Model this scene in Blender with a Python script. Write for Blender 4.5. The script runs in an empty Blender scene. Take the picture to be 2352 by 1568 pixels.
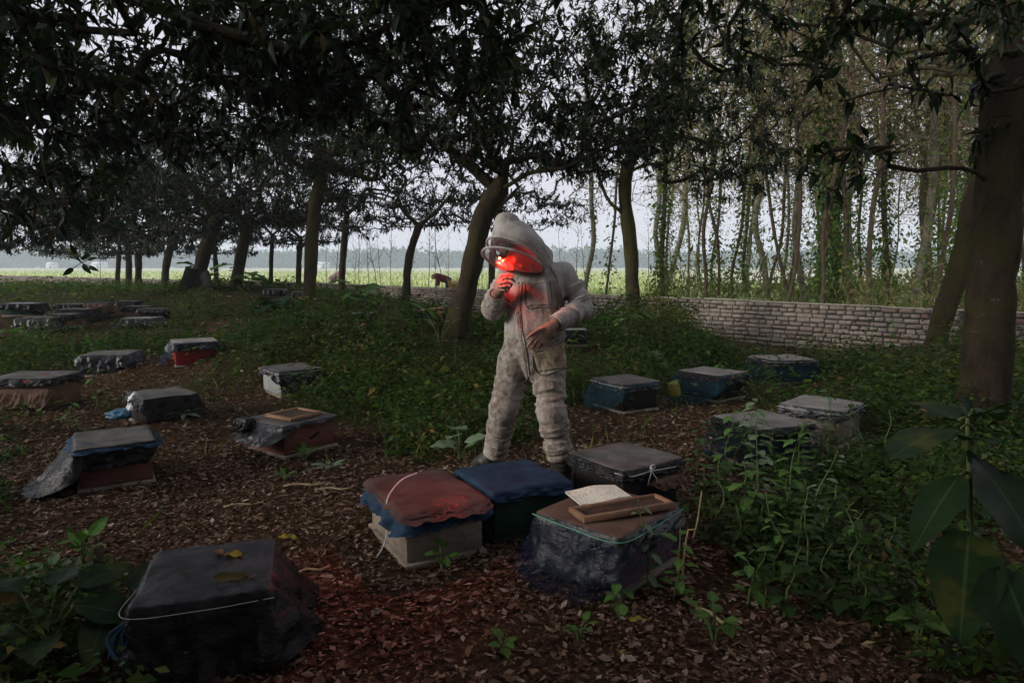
import bpy, bmesh, math, random, time
import numpy as np
import openvdb as vdb
from mathutils import Vector, Matrix
T0 = time.time()
R = math.radians
scene = bpy.context.scene
C = scene.collection
rng = np.random.default_rng(7)
random.seed(7)

# ------------------------------------------------------------------ camera
CAM_H = 1.4
PITCH = math.atan(172 / 1568)
cam_d = bpy.data.cameras.new('camera')
cam = bpy.data.objects.new('camera', cam_d); C.objects.link(cam)
cam.location = (0, 0, CAM_H)
cam.rotation_euler = (R(90) - PITCH, 0, 0)
cam_d.sensor_width = 36; cam_d.lens = 24
cam_d.clip_start = 0.05; cam_d.clip_end = 6000
scene.camera = cam

# ------------------------------------------------------------------ sky, sun, exposure
SUN_EL, SUN_ROT = R(15), R(-106)
world = bpy.data.worlds.new('World'); scene.world = world; world.use_nodes = True
wn = world.node_tree.nodes; wl = world.node_tree.links
bg = wn['Background']
sky = wn.new('ShaderNodeTexSky'); sky.sky_type = 'NISHITA'; sky.sun_disc = False
sky.sun_elevation = SUN_EL; sky.sun_rotation = SUN_ROT
sky.air_density = 1.0; sky.dust_density = 4.0; sky.ozone_density = 1.0
hsv = wn.new('ShaderNodeHueSaturation'); hsv.inputs['Saturation'].default_value = 0.25
mixw = wn.new('ShaderNodeMix'); mixw.data_type = 'RGBA'; mixw.inputs[0].default_value = 0.82
wl.new(sky.outputs[0], hsv.inputs['Color'])
wl.new(hsv.outputs[0], mixw.inputs[6])
mixw.inputs[7].default_value = (7.3, 7.4, 8.3, 1)          # even overcast
wl.new(mixw.outputs[2], bg.inputs[0])
bg.inputs[1].default_value = 0.06
sun_d = bpy.data.lights.new('sun', 'SUN'); sun = bpy.data.objects.new('sun', sun_d); C.objects.link(sun)
sun_d.energy = 1.5; sun_d.angle = R(18); sun_d.color = (1.0, 0.95, 0.88)
sun.rotation_euler = (R(90) - SUN_EL, 0, R(180) - SUN_ROT)
vs = scene.view_settings
vs.view_transform = 'Standard'; vs.look = 'None'; vs.gamma = 1.0; vs.exposure = 1.0; vs.use_curve_mapping = False
cy = scene.cycles
cy.max_bounces = 6; cy.diffuse_bounces = 2; cy.glossy_bounces = 2; cy.transmission_bounces = 4
cy.transparent_max_bounces = 12; cy.volume_bounces = 1
cy.use_denoising = True; cy.sample_clamp_indirect = 4.0
cy.use_adaptive_sampling = True; cy.adaptive_threshold = 0.015

# ------------------------------------------------------------------ helpers
def ray(px, py):
    xc = (px - 1176) / 1568; yc = (784 - py) / 1568
    return np.array([xc, math.cos(PITCH) + yc * math.sin(PITCH), -math.sin(PITCH) + yc * math.cos(PITCH)])
def at(px, py, d):
    """world point at forward distance d seen in that direction"""
    r = ray(px, py); r = r / r[1] * d
    return np.array([r[0], r[1], CAM_H + r[2]])
def sstep(a, b, x):
    t = np.clip((x - a) / (b - a), 0, 1); return t * t * (3 - 2 * t)
def hash3(i, j, k, s):
    n = (i * 374761393 + j * 668265263 + k * 2147483647 + s * 1274126177) & 0xffffffff
    n = ((n ^ (n >> 13)) * 1274126177) & 0xffffffff
    return ((n ^ (n >> 16)) & 0xffff) / 65535.0
def vnoise(x, y, z=0.0, s=0):
    x = np.asarray(x, float); y = np.asarray(y, float); z = np.zeros_like(x) + z
    i = np.floor(x).astype(np.int64); j = np.floor(y).astype(np.int64); k = np.floor(z).astype(np.int64)
    fx = x - i; fy = y - j; fz = z - k
    fx = fx * fx * (3 - 2 * fx); fy = fy * fy * (3 - 2 * fy); fz = fz * fz * (3 - 2 * fz)
    r = 0
    for a in (0, 1):
        for b in (0, 1):
            for c in (0, 1):
                r = r + hash3(i + a, j + b, k + c, s) * (fx if a else 1 - fx) * (fy if b else 1 - fy) * (fz if c else 1 - fz)
    return r
def fbm(x, y, z=0.0, s=0, o=3):
    r = 0; a = 0.5; t = 0
    for q in range(o):
        r = r + a * vnoise(np.asarray(x) * 2 ** q, np.asarray(y) * 2 ** q, np.asarray(z) * 2 ** q, s + q); t += a; a *= .5
    return r / t
def nrm(v):
    v = np.asarray(v, float); return v / np.maximum(np.linalg.norm(v, axis=-1, keepdims=True), 1e-9)

def new_mesh(name, V, faces, mats=None, midx=None, smooth=False, rnd=None):
    """faces: list of int arrays (n,3) or (n,4)"""
    me = bpy.data.meshes.new(name)
    V = np.asarray(V, np.float32); faces = [np.asarray(f, np.int32) for f in faces if len(f)]
    me.vertices.add(len(V)); me.vertices.foreach_set('co', V.ravel())
    loops = np.concatenate([f.ravel() for f in faces]); tot = np.concatenate([np.full(len(f), f.shape[1]) for f in faces])
    start = np.concatenate([[0], np.cumsum(tot)[:-1]])
    me.loops.add(len(loops)); me.loops.foreach_set('vertex_index', loops)
    me.polygons.add(len(tot)); me.polygons.foreach_set('loop_start', start.astype(np.int32))
    me.polygons.foreach_set('loop_total', tot.astype(np.int32))
    if mats:
        for m in (mats if isinstance(mats, (list, tuple)) else [mats]): me.materials.append(m)
    if midx is not None: me.polygons.foreach_set('material_index', np.asarray(midx, np.int32))
    if smooth: me.polygons.foreach_set('use_smooth', np.ones(len(tot), bool))
    if rnd is not None:
        a = me.attributes.new('rnd', 'FLOAT', 'POINT'); a.data.foreach_set('value', np.asarray(rnd, np.float32))
    me.update(); me.validate()
    return me
def link(name, me, parent=None, loc=None, rotz=None, kind=None, label=None, cat=None, group=None):
    o = bpy.data.objects.new(name, me); C.objects.link(o)
    if loc is not None: o.location = [float(v) for v in loc]
    if rotz is not None: o.rotation_euler = (0, 0, rotz)
    if parent is not None: o.parent = parent
    if kind: o['kind'] = kind
    if label: o['label'] = label
    if cat: o['category'] = cat
    if group: o['group'] = group
    return o
def thing(name, label, cat, loc=(0, 0, 0), rotz=0, group=None):
    o = link(name, None, None, loc, rotz, None, label, cat, group); o.empty_display_size = .1
    return o

class MB:
    """collects shapes into one mesh"""
    def __init__(s): s.V = []; s.T = []; s.Q = []; s.n = 0; s.mt = []; s.mq = []
    def add(s, V, T=None, Q=None, m=0):
        V = np.asarray(V, float)
        if T is not None and len(T): s.T.append(np.asarray(T) + s.n); s.mt += [m] * len(T)
        if Q is not None and len(Q): s.Q.append(np.asarray(Q) + s.n); s.mq += [m] * len(Q)
        s.V.append(V); s.n += len(V)
    def box(s, c, size, bev=0.0, rz=0, m=0, rot=None):
        hx, hy, hz = [v / 2 for v in size]
        b = min(bev, hx * .9, hy * .9, hz * .9)
        if b <= 0:
            V = np.array([[x, y, z] for x in (-hx, hx) for y in (-hy, hy) for z in (-hz, hz)])
            Q = [[0, 1, 3, 2], [4, 6, 7, 5], [0, 4, 5, 1], [2, 3, 7, 6], [0, 2, 6, 4], [1, 5, 7, 3]]; T = []
        else:
            V = []; idx = {}
            for x in (-1, 1):
                for y in (-1, 1):
                    for z in (-1, 1):
                        for ax in range(3):
                            p = [x * hx, y * hy, z * hz]; q = [x * (hx - b), y * (hy - b), z * (hz - b)]; q[ax] = p[ax]
                            idx[(x, y, z, ax)] = len(V); V.append(q)
            Q = []; T = []
            for x in (-1, 1): 
                a = [idx[(x, -1, -1, 0)], idx[(x, 1, -1, 0)], idx[(x, 1, 1, 0)], idx[(x, -1, 1, 0)]]; Q.append(a if x > 0 else a[::-1])
                a = [idx[(-1, x, -1, 1)], idx[(1, x, -1, 1)], idx[(1, x, 1, 1)], idx[(-1, x, 1, 1)]]; Q.append(a[::-1] if x > 0 else a)
                a = [idx[(-1, -1, x, 2)], idx[(1, -1, x, 2)], idx[(1, 1, x, 2)], idx[(-1, 1, x, 2)]]; Q.append(a if x > 0 else a[::-1])
                for y in (-1, 1):
                    Q.append([idx[(x, y, -1, 0)], idx[(x, y, 1, 0)], idx[(x, y, 1, 1)], idx[(x, y, -1, 1)]])
                    Q.append([idx[(x, -1, y, 0)], idx[(x, 1, y, 0)], idx[(x, 1, y, 2)], idx[(x, -1, y, 2)]])
                    Q.append([idx[(-1, x, y, 1)], idx[(1, x, y, 1)], idx[(1, x, y, 2)], idx[(-1, x, y, 2)]])
                    for z in (-1, 1): T.append([idx[(x, y, z, 0)], idx[(x, y, z, 1)], idx[(x, y, z, 2)]])
            V = np.array(V)
            for L_ in (Q, T):
                for f_ in L_:
                    p_ = V[f_]
                    if np.dot(np.cross(p_[1] - p_[0], p_[2] - p_[0]), p_.mean(0)) < 0: f_.reverse()
        if rot is not None: V = V @ np.asarray(rot).T
        elif rz:
            c_, s_ = math.cos(rz), math.sin(rz); V = V @ np.array([[c_, s_, 0], [-s_, c_, 0], [0, 0, 1]])
        s.add(V + np.asarray(c, float), T, Q, m)
    def tube(s, P, r, n=6, m=0, cap=True):
        P = np.asarray(P, float); k = len(P); r = np.broadcast_to(np.asarray(r, float), (k,))
        t = np.gradient(P, axis=0); t = nrm(t)
        a = np.array([0, 0, 1.0]) if abs(t[0, 2]) < .8 else np.array([1.0, 0, 0])
        u = nrm(np.cross(t, a)); 
        for i in range(1, k):                                     # keep the frame from flipping
            q = u[i - 1] - t[i] * np.dot(u[i - 1], t[i]); u[i] = q / max(np.linalg.norm(q), 1e-9)
        v = np.cross(t, u)
        an = np.linspace(0, 2 * np.pi, n, endpoint=False)
        V = P[:, None, :] + r[:, None, None] * (np.cos(an)[None, :, None] * u[:, None, :] + np.sin(an)[None, :, None] * v[:, None, :])
        i = np.arange(k - 1)[:, None] * n; j = np.arange(n)[None, :]; j2 = (j + 1) % n
        Q = np.stack([i + j, i + j2, i + n + j2, i + n + j], -1).reshape(-1, 4)
        T = []
        V = V.reshape(-1, 3)
        if cap and n > 3:
            V = np.vstack([V, P[0], P[-1]])
            for q in range(n): T.append([k * n, (q + 1) % n, q]); T.append([k * n + 1, (k - 1) * n + q, (k - 1) * n + (q + 1) % n])
        s.add(V, T, Q, m)
    def mesh(s, name, mats, smooth=False, rnd=None):
        fs = []; mi = []
        if s.T: fs.append(np.concatenate(s.T)); mi += s.mt
        if s.Q: fs.append(np.concatenate(s.Q)); mi += s.mq
        return new_mesh(name, np.concatenate(s.V), fs, mats, mi, smooth, rnd)
def catmull(P, step=.12):
    P = np.asarray(P, float)
    if len(P) < 3: 
        n = max(2, int(np.linalg.norm(P[-1] - P[0]) / step) + 1); t = np.linspace(0, 1, n)[:, None]; return P[0] * (1 - t) + P[-1] * t
    Q = np.vstack([2 * P[0] - P[1], P, 2 * P[-1] - P[-2]]); out = []
    for i in range(1, len(Q) - 2):
        n = max(2, int(np.linalg.norm(Q[i + 1] - Q[i]) / step)); t = np.linspace(0, 1, n, endpoint=False)[:, None]
        a, b, c, d = Q[i - 1], Q[i], Q[i + 1], Q[i + 2]
        out.append(.5 * (2 * b + (c - a) * t + (2 * a - 5 * b + 4 * c - d) * t ** 2 + (3 * b - a - 3 * c + d) * t ** 3))
    return np.vstack(out + [P[-1:]])

# ------------------------------------------------------------------ materials
def mat(name):
    m = bpy.data.materials.new(name); m.use_nodes = True
    return m, m.node_tree.nodes, m.node_tree.links, m.node_tree.nodes['Principled BSDF']
def ramp(n, stops, interp='LINEAR'):
    r = n.new('ShaderNodeValToRGB'); cr = r.color_ramp; cr.interpolation = interp
    cr.elements[0].position = stops[0][0]; cr.elements[0].color = (*stops[0][1], 1)
    cr.elements[1].position = stops[-1][0]; cr.elements[1].color = (*stops[-1][1], 1)
    for p, c in stops[1:-1]:
        e = cr.elements.new(p); e.color = (*c, 1)
    return r
def noise(n, l, scale, detail=4, rough=.6, coord='Object', vec=None, stretch=None):
    t = n.new('ShaderNodeTexNoise'); t.inputs['Scale'].default_value = scale; t.inputs['Detail'].default_value = detail
    t.inputs['Roughness'].default_value = rough
    if vec is None:
        tc = n.new('ShaderNodeTexCoord'); vec = tc.outputs[coord]
    if stretch:
        mp = n.new('ShaderNodeMapping'); mp.inputs['Scale'].default_value = stretch; l.new(vec, mp.inputs['Vector']); vec = mp.outputs[0]
    l.new(vec, t.inputs['Vector'])
    return t
def mixc(n, l, fac, a, b, mode='MIX'):
    m = n.new('ShaderNodeMix'); m.data_type = 'RGBA'; m.blend_type = mode
    for s, v in ((m.inputs[0], fac), (m.inputs[6], a), (m.inputs[7], b)):
        if hasattr(v, 'is_output'): l.new(v, s)
        elif isinstance(v, tuple): s.default_value = (*v, 1) if len(v) == 3 else v
        else: s.default_value = v
    return m.outputs[2]
def bump(n, l, bs, height, strength=.4, dist=.01):
    b = n.new('ShaderNodeBump'); b.inputs['Strength'].default_value = strength; b.inputs['Distance'].default_value = dist
    l.new(height, b.inputs['Height']); l.new(b.outputs[0], bs.inputs['Normal'])
def leaf_mat(name, stops, trans=.3, rough=.5, spec=.35, tcol=1.6):
    m, n, l, bs = mat(name)
    a = n.new('ShaderNodeAttribute'); a.attribute_name = 'rnd'
    r = ramp(n, stops); l.new(a.outputs['Fac'], r.inputs[0])
    l.new(r.outputs[0], bs.inputs['Base Color']); bs.inputs['Roughness'].default_value = rough
    bs.inputs['Specular IOR Level'].default_value = spec
    if trans > 0:
        tr = n.new('ShaderNodeBsdfTranslucent'); mx = n.new('ShaderNodeMixShader'); mx.inputs[0].default_value = trans
        c = mixc(n, l, 1.0, r.outputs[0], (tcol, tcol * 1.15, tcol * .6), 'MULTIPLY')
        l.new(c, tr.inputs[0])
        l.new(bs.outputs[0], mx.inputs[1]); l.new(tr.outputs[0], mx.inputs[2])
        l.new(mx.outputs[0], n['Material Output'].inputs[0])
    return m
def rough_mat(name, c1, c2, scale=6, rough=.85, bstr=.3, bdist=.004, spec=.12, stretch=None, bscale=None, objrand=0.0, mid=(.35, .65)):
    m, n, l, bs = mat(name)
    t = noise(n, l, scale, 6, .65, stretch=stretch)
    r = ramp(n, [(mid[0], c1), (mid[1], c2)]); l.new(t.outputs[0], r.inputs[0]); col = r.outputs[0]
    if objrand:
        oi = n.new('ShaderNodeObjectInfo'); rr = ramp(n, [(0, (1 - objrand,) * 3), (1, (1 + objrand,) * 3)]); l.new(oi.outputs['Random'], rr.inputs[0])
        col = mixc(n, l, 1.0, col, rr.outputs[0], 'MULTIPLY')
    l.new(col, bs.inputs['Base Color']); bs.inputs['Roughness'].default_value = rough; bs.inputs['Specular IOR Level'].default_value = spec
    if bstr:
        b = noise(n, l, bscale or scale * 6, 5, .7, stretch=stretch); bump(n, l, bs, b.outputs[0], bstr, bdist)
    return m

M = {}
def bark_mat(name, c1, c2, moss, mossamt):
    m, n, l, bs = mat(name)
    t = noise(n, l, 9, 6, .7, stretch=(1, 1, .45)); r = ramp(n, [(.3, c1), (.7, c2)]); l.new(t.outputs[0], r.inputs[0])
    t2 = noise(n, l, 2.3, 5, .6); f = ramp(n, [(.5 - mossamt * .3, (0, 0, 0)), (.72 - mossamt * .3, (1, 1, 1))]); l.new(t2.outputs[0], f.inputs[0])
    col = mixc(n, l, f.outputs[0], r.outputs[0], moss)
    t3 = noise(n, l, 14, 3, .5); f3 = ramp(n, [(.70, (0, 0, 0)), (.78, (.45, .45, .45))]); l.new(t3.outputs[0], f3.inputs[0])
    col = mixc(n, l, f3.outputs[0], col, (.27, .27, .23))
    l.new(col, bs.inputs['Base Color']); bs.inputs['Roughness'].default_value = .9; bs.inputs['Specular IOR Level'].default_value = .05
    b = noise(n, l, 30, 8, .8, stretch=(1, 1, .35)); bump(n, l, bs, b.outputs[0], 1.0, .035)
    return m
M['bark'] = bark_mat('bark', (.022, .016, .011), (.07, .052, .036), (.055, .052, .022), .2)
M['bark_moss'] = bark_mat('bark_moss', (.026, .02, .013), (.078, .058, .038), (.065, .06, .02), .45)
M['bark_grey'] = bark_mat('bark_grey', (.14, .12, .095), (.32, .285, .24), (.13, .13, .06), .15)
M['bark_brown'] = bark_mat('bark_brown', (.06, .042, .03), (.17, .12, .085), (.10, .095, .045), .1)
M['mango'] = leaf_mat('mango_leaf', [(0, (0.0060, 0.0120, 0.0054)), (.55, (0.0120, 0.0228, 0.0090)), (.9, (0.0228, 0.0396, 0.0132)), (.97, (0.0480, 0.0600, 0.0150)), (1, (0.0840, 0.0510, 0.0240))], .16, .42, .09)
M['wood_leaf'] = leaf_mat('wood_leaf', [(0, (.07, .09, .03)), (.45, (.13, .15, .055)), (.7, (.20, .20, .09)), (.85, (.24, .18, .12)), (1, (.30, .22, .15))], .5, .6, .1)
M['dry_leaf'] = leaf_mat('dry_leaf', [(0, (.16, .11, .08)), (.6, (.27, .19, .14)), (1, (.36, .27, .20))], .45, .8, .1)
M['vine'] = leaf_mat('vine_leaf', [(0, (0.0345, 0.0690, 0.0138)), (.6, (0.0690, 0.1380, 0.0230)), (.93, (0.1380, 0.2070, 0.0345)), (1, (0.3680, 0.3450, 0.0460))], .4, .5, .3)
M['weed'] = leaf_mat('weed_leaf', [(0, (0.0117, 0.0272, 0.0052)), (.45, (0.0259, 0.0571, 0.0091)), (.75, (0.0518, 0.0907, 0.0142)), (.92, (0.0907, 0.1166, 0.0227)), (1, (0.1555, 0.1037, 0.0324))], .3, .55, .12)
M['grass'] = leaf_mat('grass_blade', [(0, (0.0338, 0.0600, 0.0105)), (.6, (0.0713, 0.1050, 0.0188)), (1, (0.1500, 0.1425, 0.0450))], .3, .6, .1)
M['litter'] = leaf_mat('litter_leaf', [(0, (0.0252, 0.0130, 0.0072)), (.3, (0.0720, 0.0389, 0.0230)), (.6, (0.1368, 0.0828, 0.0540)), (.85, (0.2376, 0.1692, 0.1224)), (.97, (0.3312, 0.2664, 0.2088)), (1, (0.2016, 0.1584, 0.0432))], .1, .8, .06)
M['bigleaf'] = None
# ------------------------------------------------------------------ terrain
WALL = np.array([[11.0, 4.48], [6.5, 9.8], [-7.2, 26.0], [-37.0, 49.0], [-75.0, 78.0]])
def wall_dist(x, y):
    """signed distance to the wall line, positive on the field side"""
    best = np.full(np.shape(x), 1e9); sg = np.ones(np.shape(x))
    for a, b in zip(WALL[:-1], WALL[1:]):
        d = b - a; L = np.linalg.norm(d); d = d / L
        ext = (-40 if a is WALL[0] else 0)
        t = np.clip((x - a[0]) * d[0] + (y - a[1]) * d[1], ext if np.allclose(a, WALL[0]) else 0, L + (400 if np.allclose(b, WALL[-1]) else 0))
        qx = a[0] + d[0] * t; qy = a[1] + d[1] * t
        dist = np.hypot(x - qx, y - qy); s = np.sign((x - a[0]) * d[1] - (y - a[1]) * d[0])
        k = dist < best; best = np.where(k, dist, best); sg = np.where(k, s, sg)
    return best * sg
MOUNDS = [(-1.9, 8.9, 2.3, 1.0, .66), (-0.75, 9.6, 1.0, .9, .16), (-4.2, 13.9, 1.9, 1.5, .22), (2.1, 11.3, 1.35, 1.5, .62), (5.6, 8.7, 1.7, 1.4, .38),
          (3.9, 6.2, 1.4, .9, .06), (-8.0, 17.3, 1.6, 1.3, .16), (-7.0, 19, 2, 1.5, .12), (-1.0, 12.6, 1.5, .8, .12), (2.6, 2.7, 1.0, .9, .12), (8, 7, 2, 1.5, .3)]
def terr(x, y):
    x = np.asarray(x, float); y = np.asarray(y, float)
    wd = wall_dist(x, y)
    z = .75 * sstep(7, 19, y) * sstep(1.0, -4.0, x) * (1 - .5 * sstep(-5, -.5, wd)) * (1 - .5 * sstep(20, 30, y))
    for cx, cy_, rx, ry, h in MOUNDS: z = z + h * np.exp(-((x - cx) / rx) ** 2 - ((y - cy_) / ry) ** 2)
    z = z + (fbm(x * 1.1, y * 1.1, 0, 3) - .5) * .08 + (fbm(x * 4, y * 4, 0, 9) - .5) * .03
    inside = sstep(.35, -.05, wd)
    return z * inside - .05 * (1 - inside)
def tz(x, y): return float(terr(np.array([x]), np.array([y]))[0])
def ground_at(px, py):
    """ground point seen in that direction"""
    r = ray(px, py); t = np.linspace(.5, 90, 6000) / r[1]
    X = r[0] * t; Y = r[1] * t; Z = CAM_H + r[2] * t
    h = terr(X, Y); k = np.argmax(Z < h)
    return np.array([X[k], Y[k], h[k]])

sp = np.concatenate([-np.geomspace(1500, 14, 34)[:-1], np.linspace(-14, 14, 170), np.geomspace(14, 1500, 34)[1:]])
ys = np.concatenate([-np.geomspace(300, 5, 12)[:-1], np.linspace(-5, 24, 180), np.geomspace(24, 3000, 50)[1:]])
GX, GY = np.meshgrid(sp, ys)
GZ = terr(GX.ravel(), GY.ravel())
nx, ny = len(sp), len(ys)
ii = (np.arange(ny - 1)[:, None] * nx + np.arange(nx - 1)[None, :]).ravel()
Qg = np.stack([ii, ii + 1, ii + nx + 1, ii + nx], -1)

# vegetation density on the ground, 0..1
VEG = [(-1.5, 8.7, 2.2, 1.45, 1), (-.9, 7.2, 1.4, 1.3, 1), (-.45, 5.7, .65, .9, .75), (2.1, 10.6, 2.1, 2.3, 1), (1.1, 7.8, 1.1, 1.2, .9), (5.2, 8.2, 2.3, 2.4, 1), (4.2, 6.2, 1.7, 1.7, 1),
       (2.35, 4.2, .75, .9, .9), (3.3, 4.2, 1.5, 1.6, .95), (1.75, 2.9, .75, .75, .7), (2.5, 2.2, 1.1, .9, .75), (2.5, 7.4, 1.7, .8, .6), (1.2, 3.6, .35, .5, .6),
       (-6.4, 9.6, 1.5, 1.4, .75), (-5.9, 7.2, .9, .6, .7), (-4.9, 5.7, .9, .6, .6), (-3.5, 3.5, .8, .8, .6), (-2.0, 2.4, .55, .55, .9), (-1.35, 1.7, .5, .4, .9),
       (-6.5, 14.0, 4, 1.6, .6), (-4.6, 9.4, 1.0, .7, .55), (-3.1, 7.7, .6, .6, .5), (-5.4, 10.9, 1.6, .5, .55), (-3.6, 6.7, .7, .3, .5), (-2.9, 4.9, .5, .3, .45), (-3.9, 4.3, .5, .4, .5), (-.9, 11.5, 2, 1.6, .55), (-5, 10, 1.6, .8, .4), (-3.9, 5.0, .5, .3, .5), (-.62, 3.35, .1, .12, .6), (6.5, 6.5, 2, 2.5, 1)]
def veg(x, y):
    v = np.zeros(np.shape(x))
    for cx, cy_, rx, ry, h in VEG:
        q = ((x - cx) / rx) ** 2 + ((y - cy_) / ry) ** 2; v = np.maximum(v, h * sstep(1.35, .5, q))
    far = sstep(12.5, 16, y); v = np.maximum(v, far * .85)
    nz = fbm(x * 1.3, y * 1.3, 0, 21); v = np.clip(v * (.35 + 1.25 * nz) + .35 * sstep(.60, .74, nz), 0, 1)
    return v

m, n, l, bs = mat('soil')
t1 = noise(n, l, 1.4, 6, .65); t2 = noise(n, l, 30, 5, .7)
r1 = ramp(n, [(.3, (.026, .015, .009)), (.55, (.055, .034, .021)), (.75, (.10, .065, .043))]); l.new(t2.outputs[0], r1.inputs[0])
r2 = ramp(n, [(.35, (.72, .68, .6)), (.65, (1.15, 1.05, 1.0))]); l.new(t1.outputs[0], r2.inputs[0])
col = mixc(n, l, 1.0, r1.outputs[0], r2.outputs[0], 'MULTIPLY')
va = n.new('ShaderNodeAttribute'); va.attribute_name = 'rnd'
col = mixc(n, l, va.outputs['Fac'], col, (.03, .04, .012))
l.new(col, bs.inputs['Base Color']); bs.inputs['Roughness'].default_value = .95; bs.inputs['Specular IOR Level'].default_value = .03
bump(n, l, bs, t2.outputs[0], .8, .03)
M['soil'] = m
gv = veg(GX.ravel(), GY.ravel()) * .75
link('ground', new_mesh('ground', np.stack([GX.ravel(), GY.ravel(), GZ], -1), [Qg], M['soil'], None, True, gv), kind='structure')

# the field beyond the wall
m, n, l, bs = mat('field_crop_ground')
t1 = noise(n, l, .035, 4, .55); t2 = noise(n, l, 1.3, 5, .7, stretch=(1, .25, 1))
r1 = ramp(n, [(.38, (.34, .40, .18)), (.45, (.52, .54, .36)), (.58, (.66, .65, .53))]); l.new(t1.outputs[0], r1.inputs[0])
r2 = ramp(n, [(.3, (.75, .75, .7)), (.7, (1.2, 1.2, 1.2))]); l.new(t2.outputs[0], r2.inputs[0])
l.new(mixc(n, l, 1.0, r1.outputs[0], r2.outputs[0], 'MULTIPLY'), bs.inputs['Base Color'])
bs.inputs['Roughness'].default_value = 1; bs.inputs['Specular IOR Level'].default_value = .05
M['field'] = m
fd = []
for (a, b) in zip(WALL[:-1], WALL[1:]): pass
def off(p, d, k): return [p[0] + d[1] * k, p[1] - d[0] * k]
dirs = [nrm(b - a) for a, b in zip(WALL[:-1], WALL[1:])]
inner = [off(WALL[0] - dirs[0] * 60, dirs[0], .45)] + [off(WALL[i], nrm(dirs[min(i, 3)] + dirs[max(i - 1, 0)]), .45) for i in range(1, 4)] + [off(WALL[4] + dirs[3] * 1600, dirs[3], .45)]
outer = [[1600, -200], [1500, 900], [700, 1900], [-600, 2200], [-1900, 1500]]
Vf = [[*p, .012] for p in inner] + [[*p, .012] for p in outer]
link('field', new_mesh('field', Vf, [[[i, i + 5, i + 6, i + 1][::-1] for i in range(4)]], M['field']), kind='structure')

# ------------------------------------------------------------------ leaves
def leaf_batch(base, u, nr, L, W, droop=.12, fold=.18, hi=False):
    """folded leaf blades; returns verts, tris"""
    N = len(base); u = nrm(u); s = nrm(np.cross(u, nr)); nn = np.cross(s, u)
    L = np.asarray(L)[:, None]; W = np.asarray(W)[:, None]; dr = np.broadcast_to(np.asarray(droop, float).reshape(-1, 1), (N, 1))
    if hi is None:                                        # two triangles folded on the rib
        c = base + .45 * L * u; V = np.stack([base, c + .5 * W * s + fold * W * nn, base + L * u - dr * L * nn, c - .5 * W * s + fold * W * nn], 1).reshape(-1, 3)
        k = np.arange(N)[:, None] * 4; F = np.array([[0, 1, 2], [0, 2, 3]])
    elif not hi:
        p0 = base; c = base + .45 * L * u - dr * .25 * L * nn
        p1 = c + .5 * W * s + fold * W * nn; p3 = c - .5 * W * s + fold * W * nn
        p4 = base + L * u - dr * L * nn
        V = np.stack([p0, p1, c, p3, p4], 1).reshape(-1, 3); k = np.arange(N)[:, None] * 5
        F = np.array([[0, 1, 2], [0, 2, 3], [1, 4, 2], [2, 4, 3]])
    else:
        c1 = base + .28 * L * u - dr * .08 * L * nn; c2 = base + .65 * L * u - dr * .42 * L * nn
        V = np.stack([base, c1 + .46 * W * s + fold * W * nn, c1, c1 - .46 * W * s + fold * W * nn,
                      c2 + .42 * W * s + fold * .8 * W * nn, c2, c2 - .42 * W * s + fold * .8 * W * nn, base + L * u - dr * L * nn], 1).reshape(-1, 3)
        k = np.arange(N)[:, None] * 8
        F = np.array([[0, 1, 2], [0, 2, 3], [1, 4, 5], [1, 5, 2], [2, 5, 6], [2, 6, 3], [4, 7, 5], [5, 7, 6]])
    return V, (k[:, None, :] + F[None]).reshape(-1, 3)
def whorls(tips, dirs_, per, L0, rg, hi=False, spread=.34, w=.31, up=.25, droopr=(.1, .45)):
    N = len(tips) * per
    b = np.repeat(tips, per, 0); d = np.repeat(dirs_, per, 0)
    az = rg.uniform(0, 2 * np.pi, N); el = rg.uniform(R(35), R(105), N)
    a = nrm(np.cross(d, nrm(rg.normal(size=(N, 3))))); c = np.cross(d, a)
    u = d * np.cos(el)[:, None] + (a * np.cos(az)[:, None] + c * np.sin(az)[:, None]) * np.sin(el)[:, None]
    u[:, 2] += up - rg.uniform(0, .7, N); u = nrm(u)
    b = b - d * (rg.uniform(0, 1, N) ** 2 * spread)[:, None]
    nr = np.zeros((N, 3)); nr[:, 2] = 1; nr += rg.normal(size=(N, 3)) * .35
    L = L0 * rg.uniform(.38, 1.2, N)
    V, F = leaf_batch(b, u, nr, L, L * w * rg.uniform(.8, 1.2, N), rg.uniform(*droopr, N), .16, hi)
    r = np.repeat(rg.uniform(0, 1, N), 8 if hi else 5)
    return V, F, r

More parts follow.
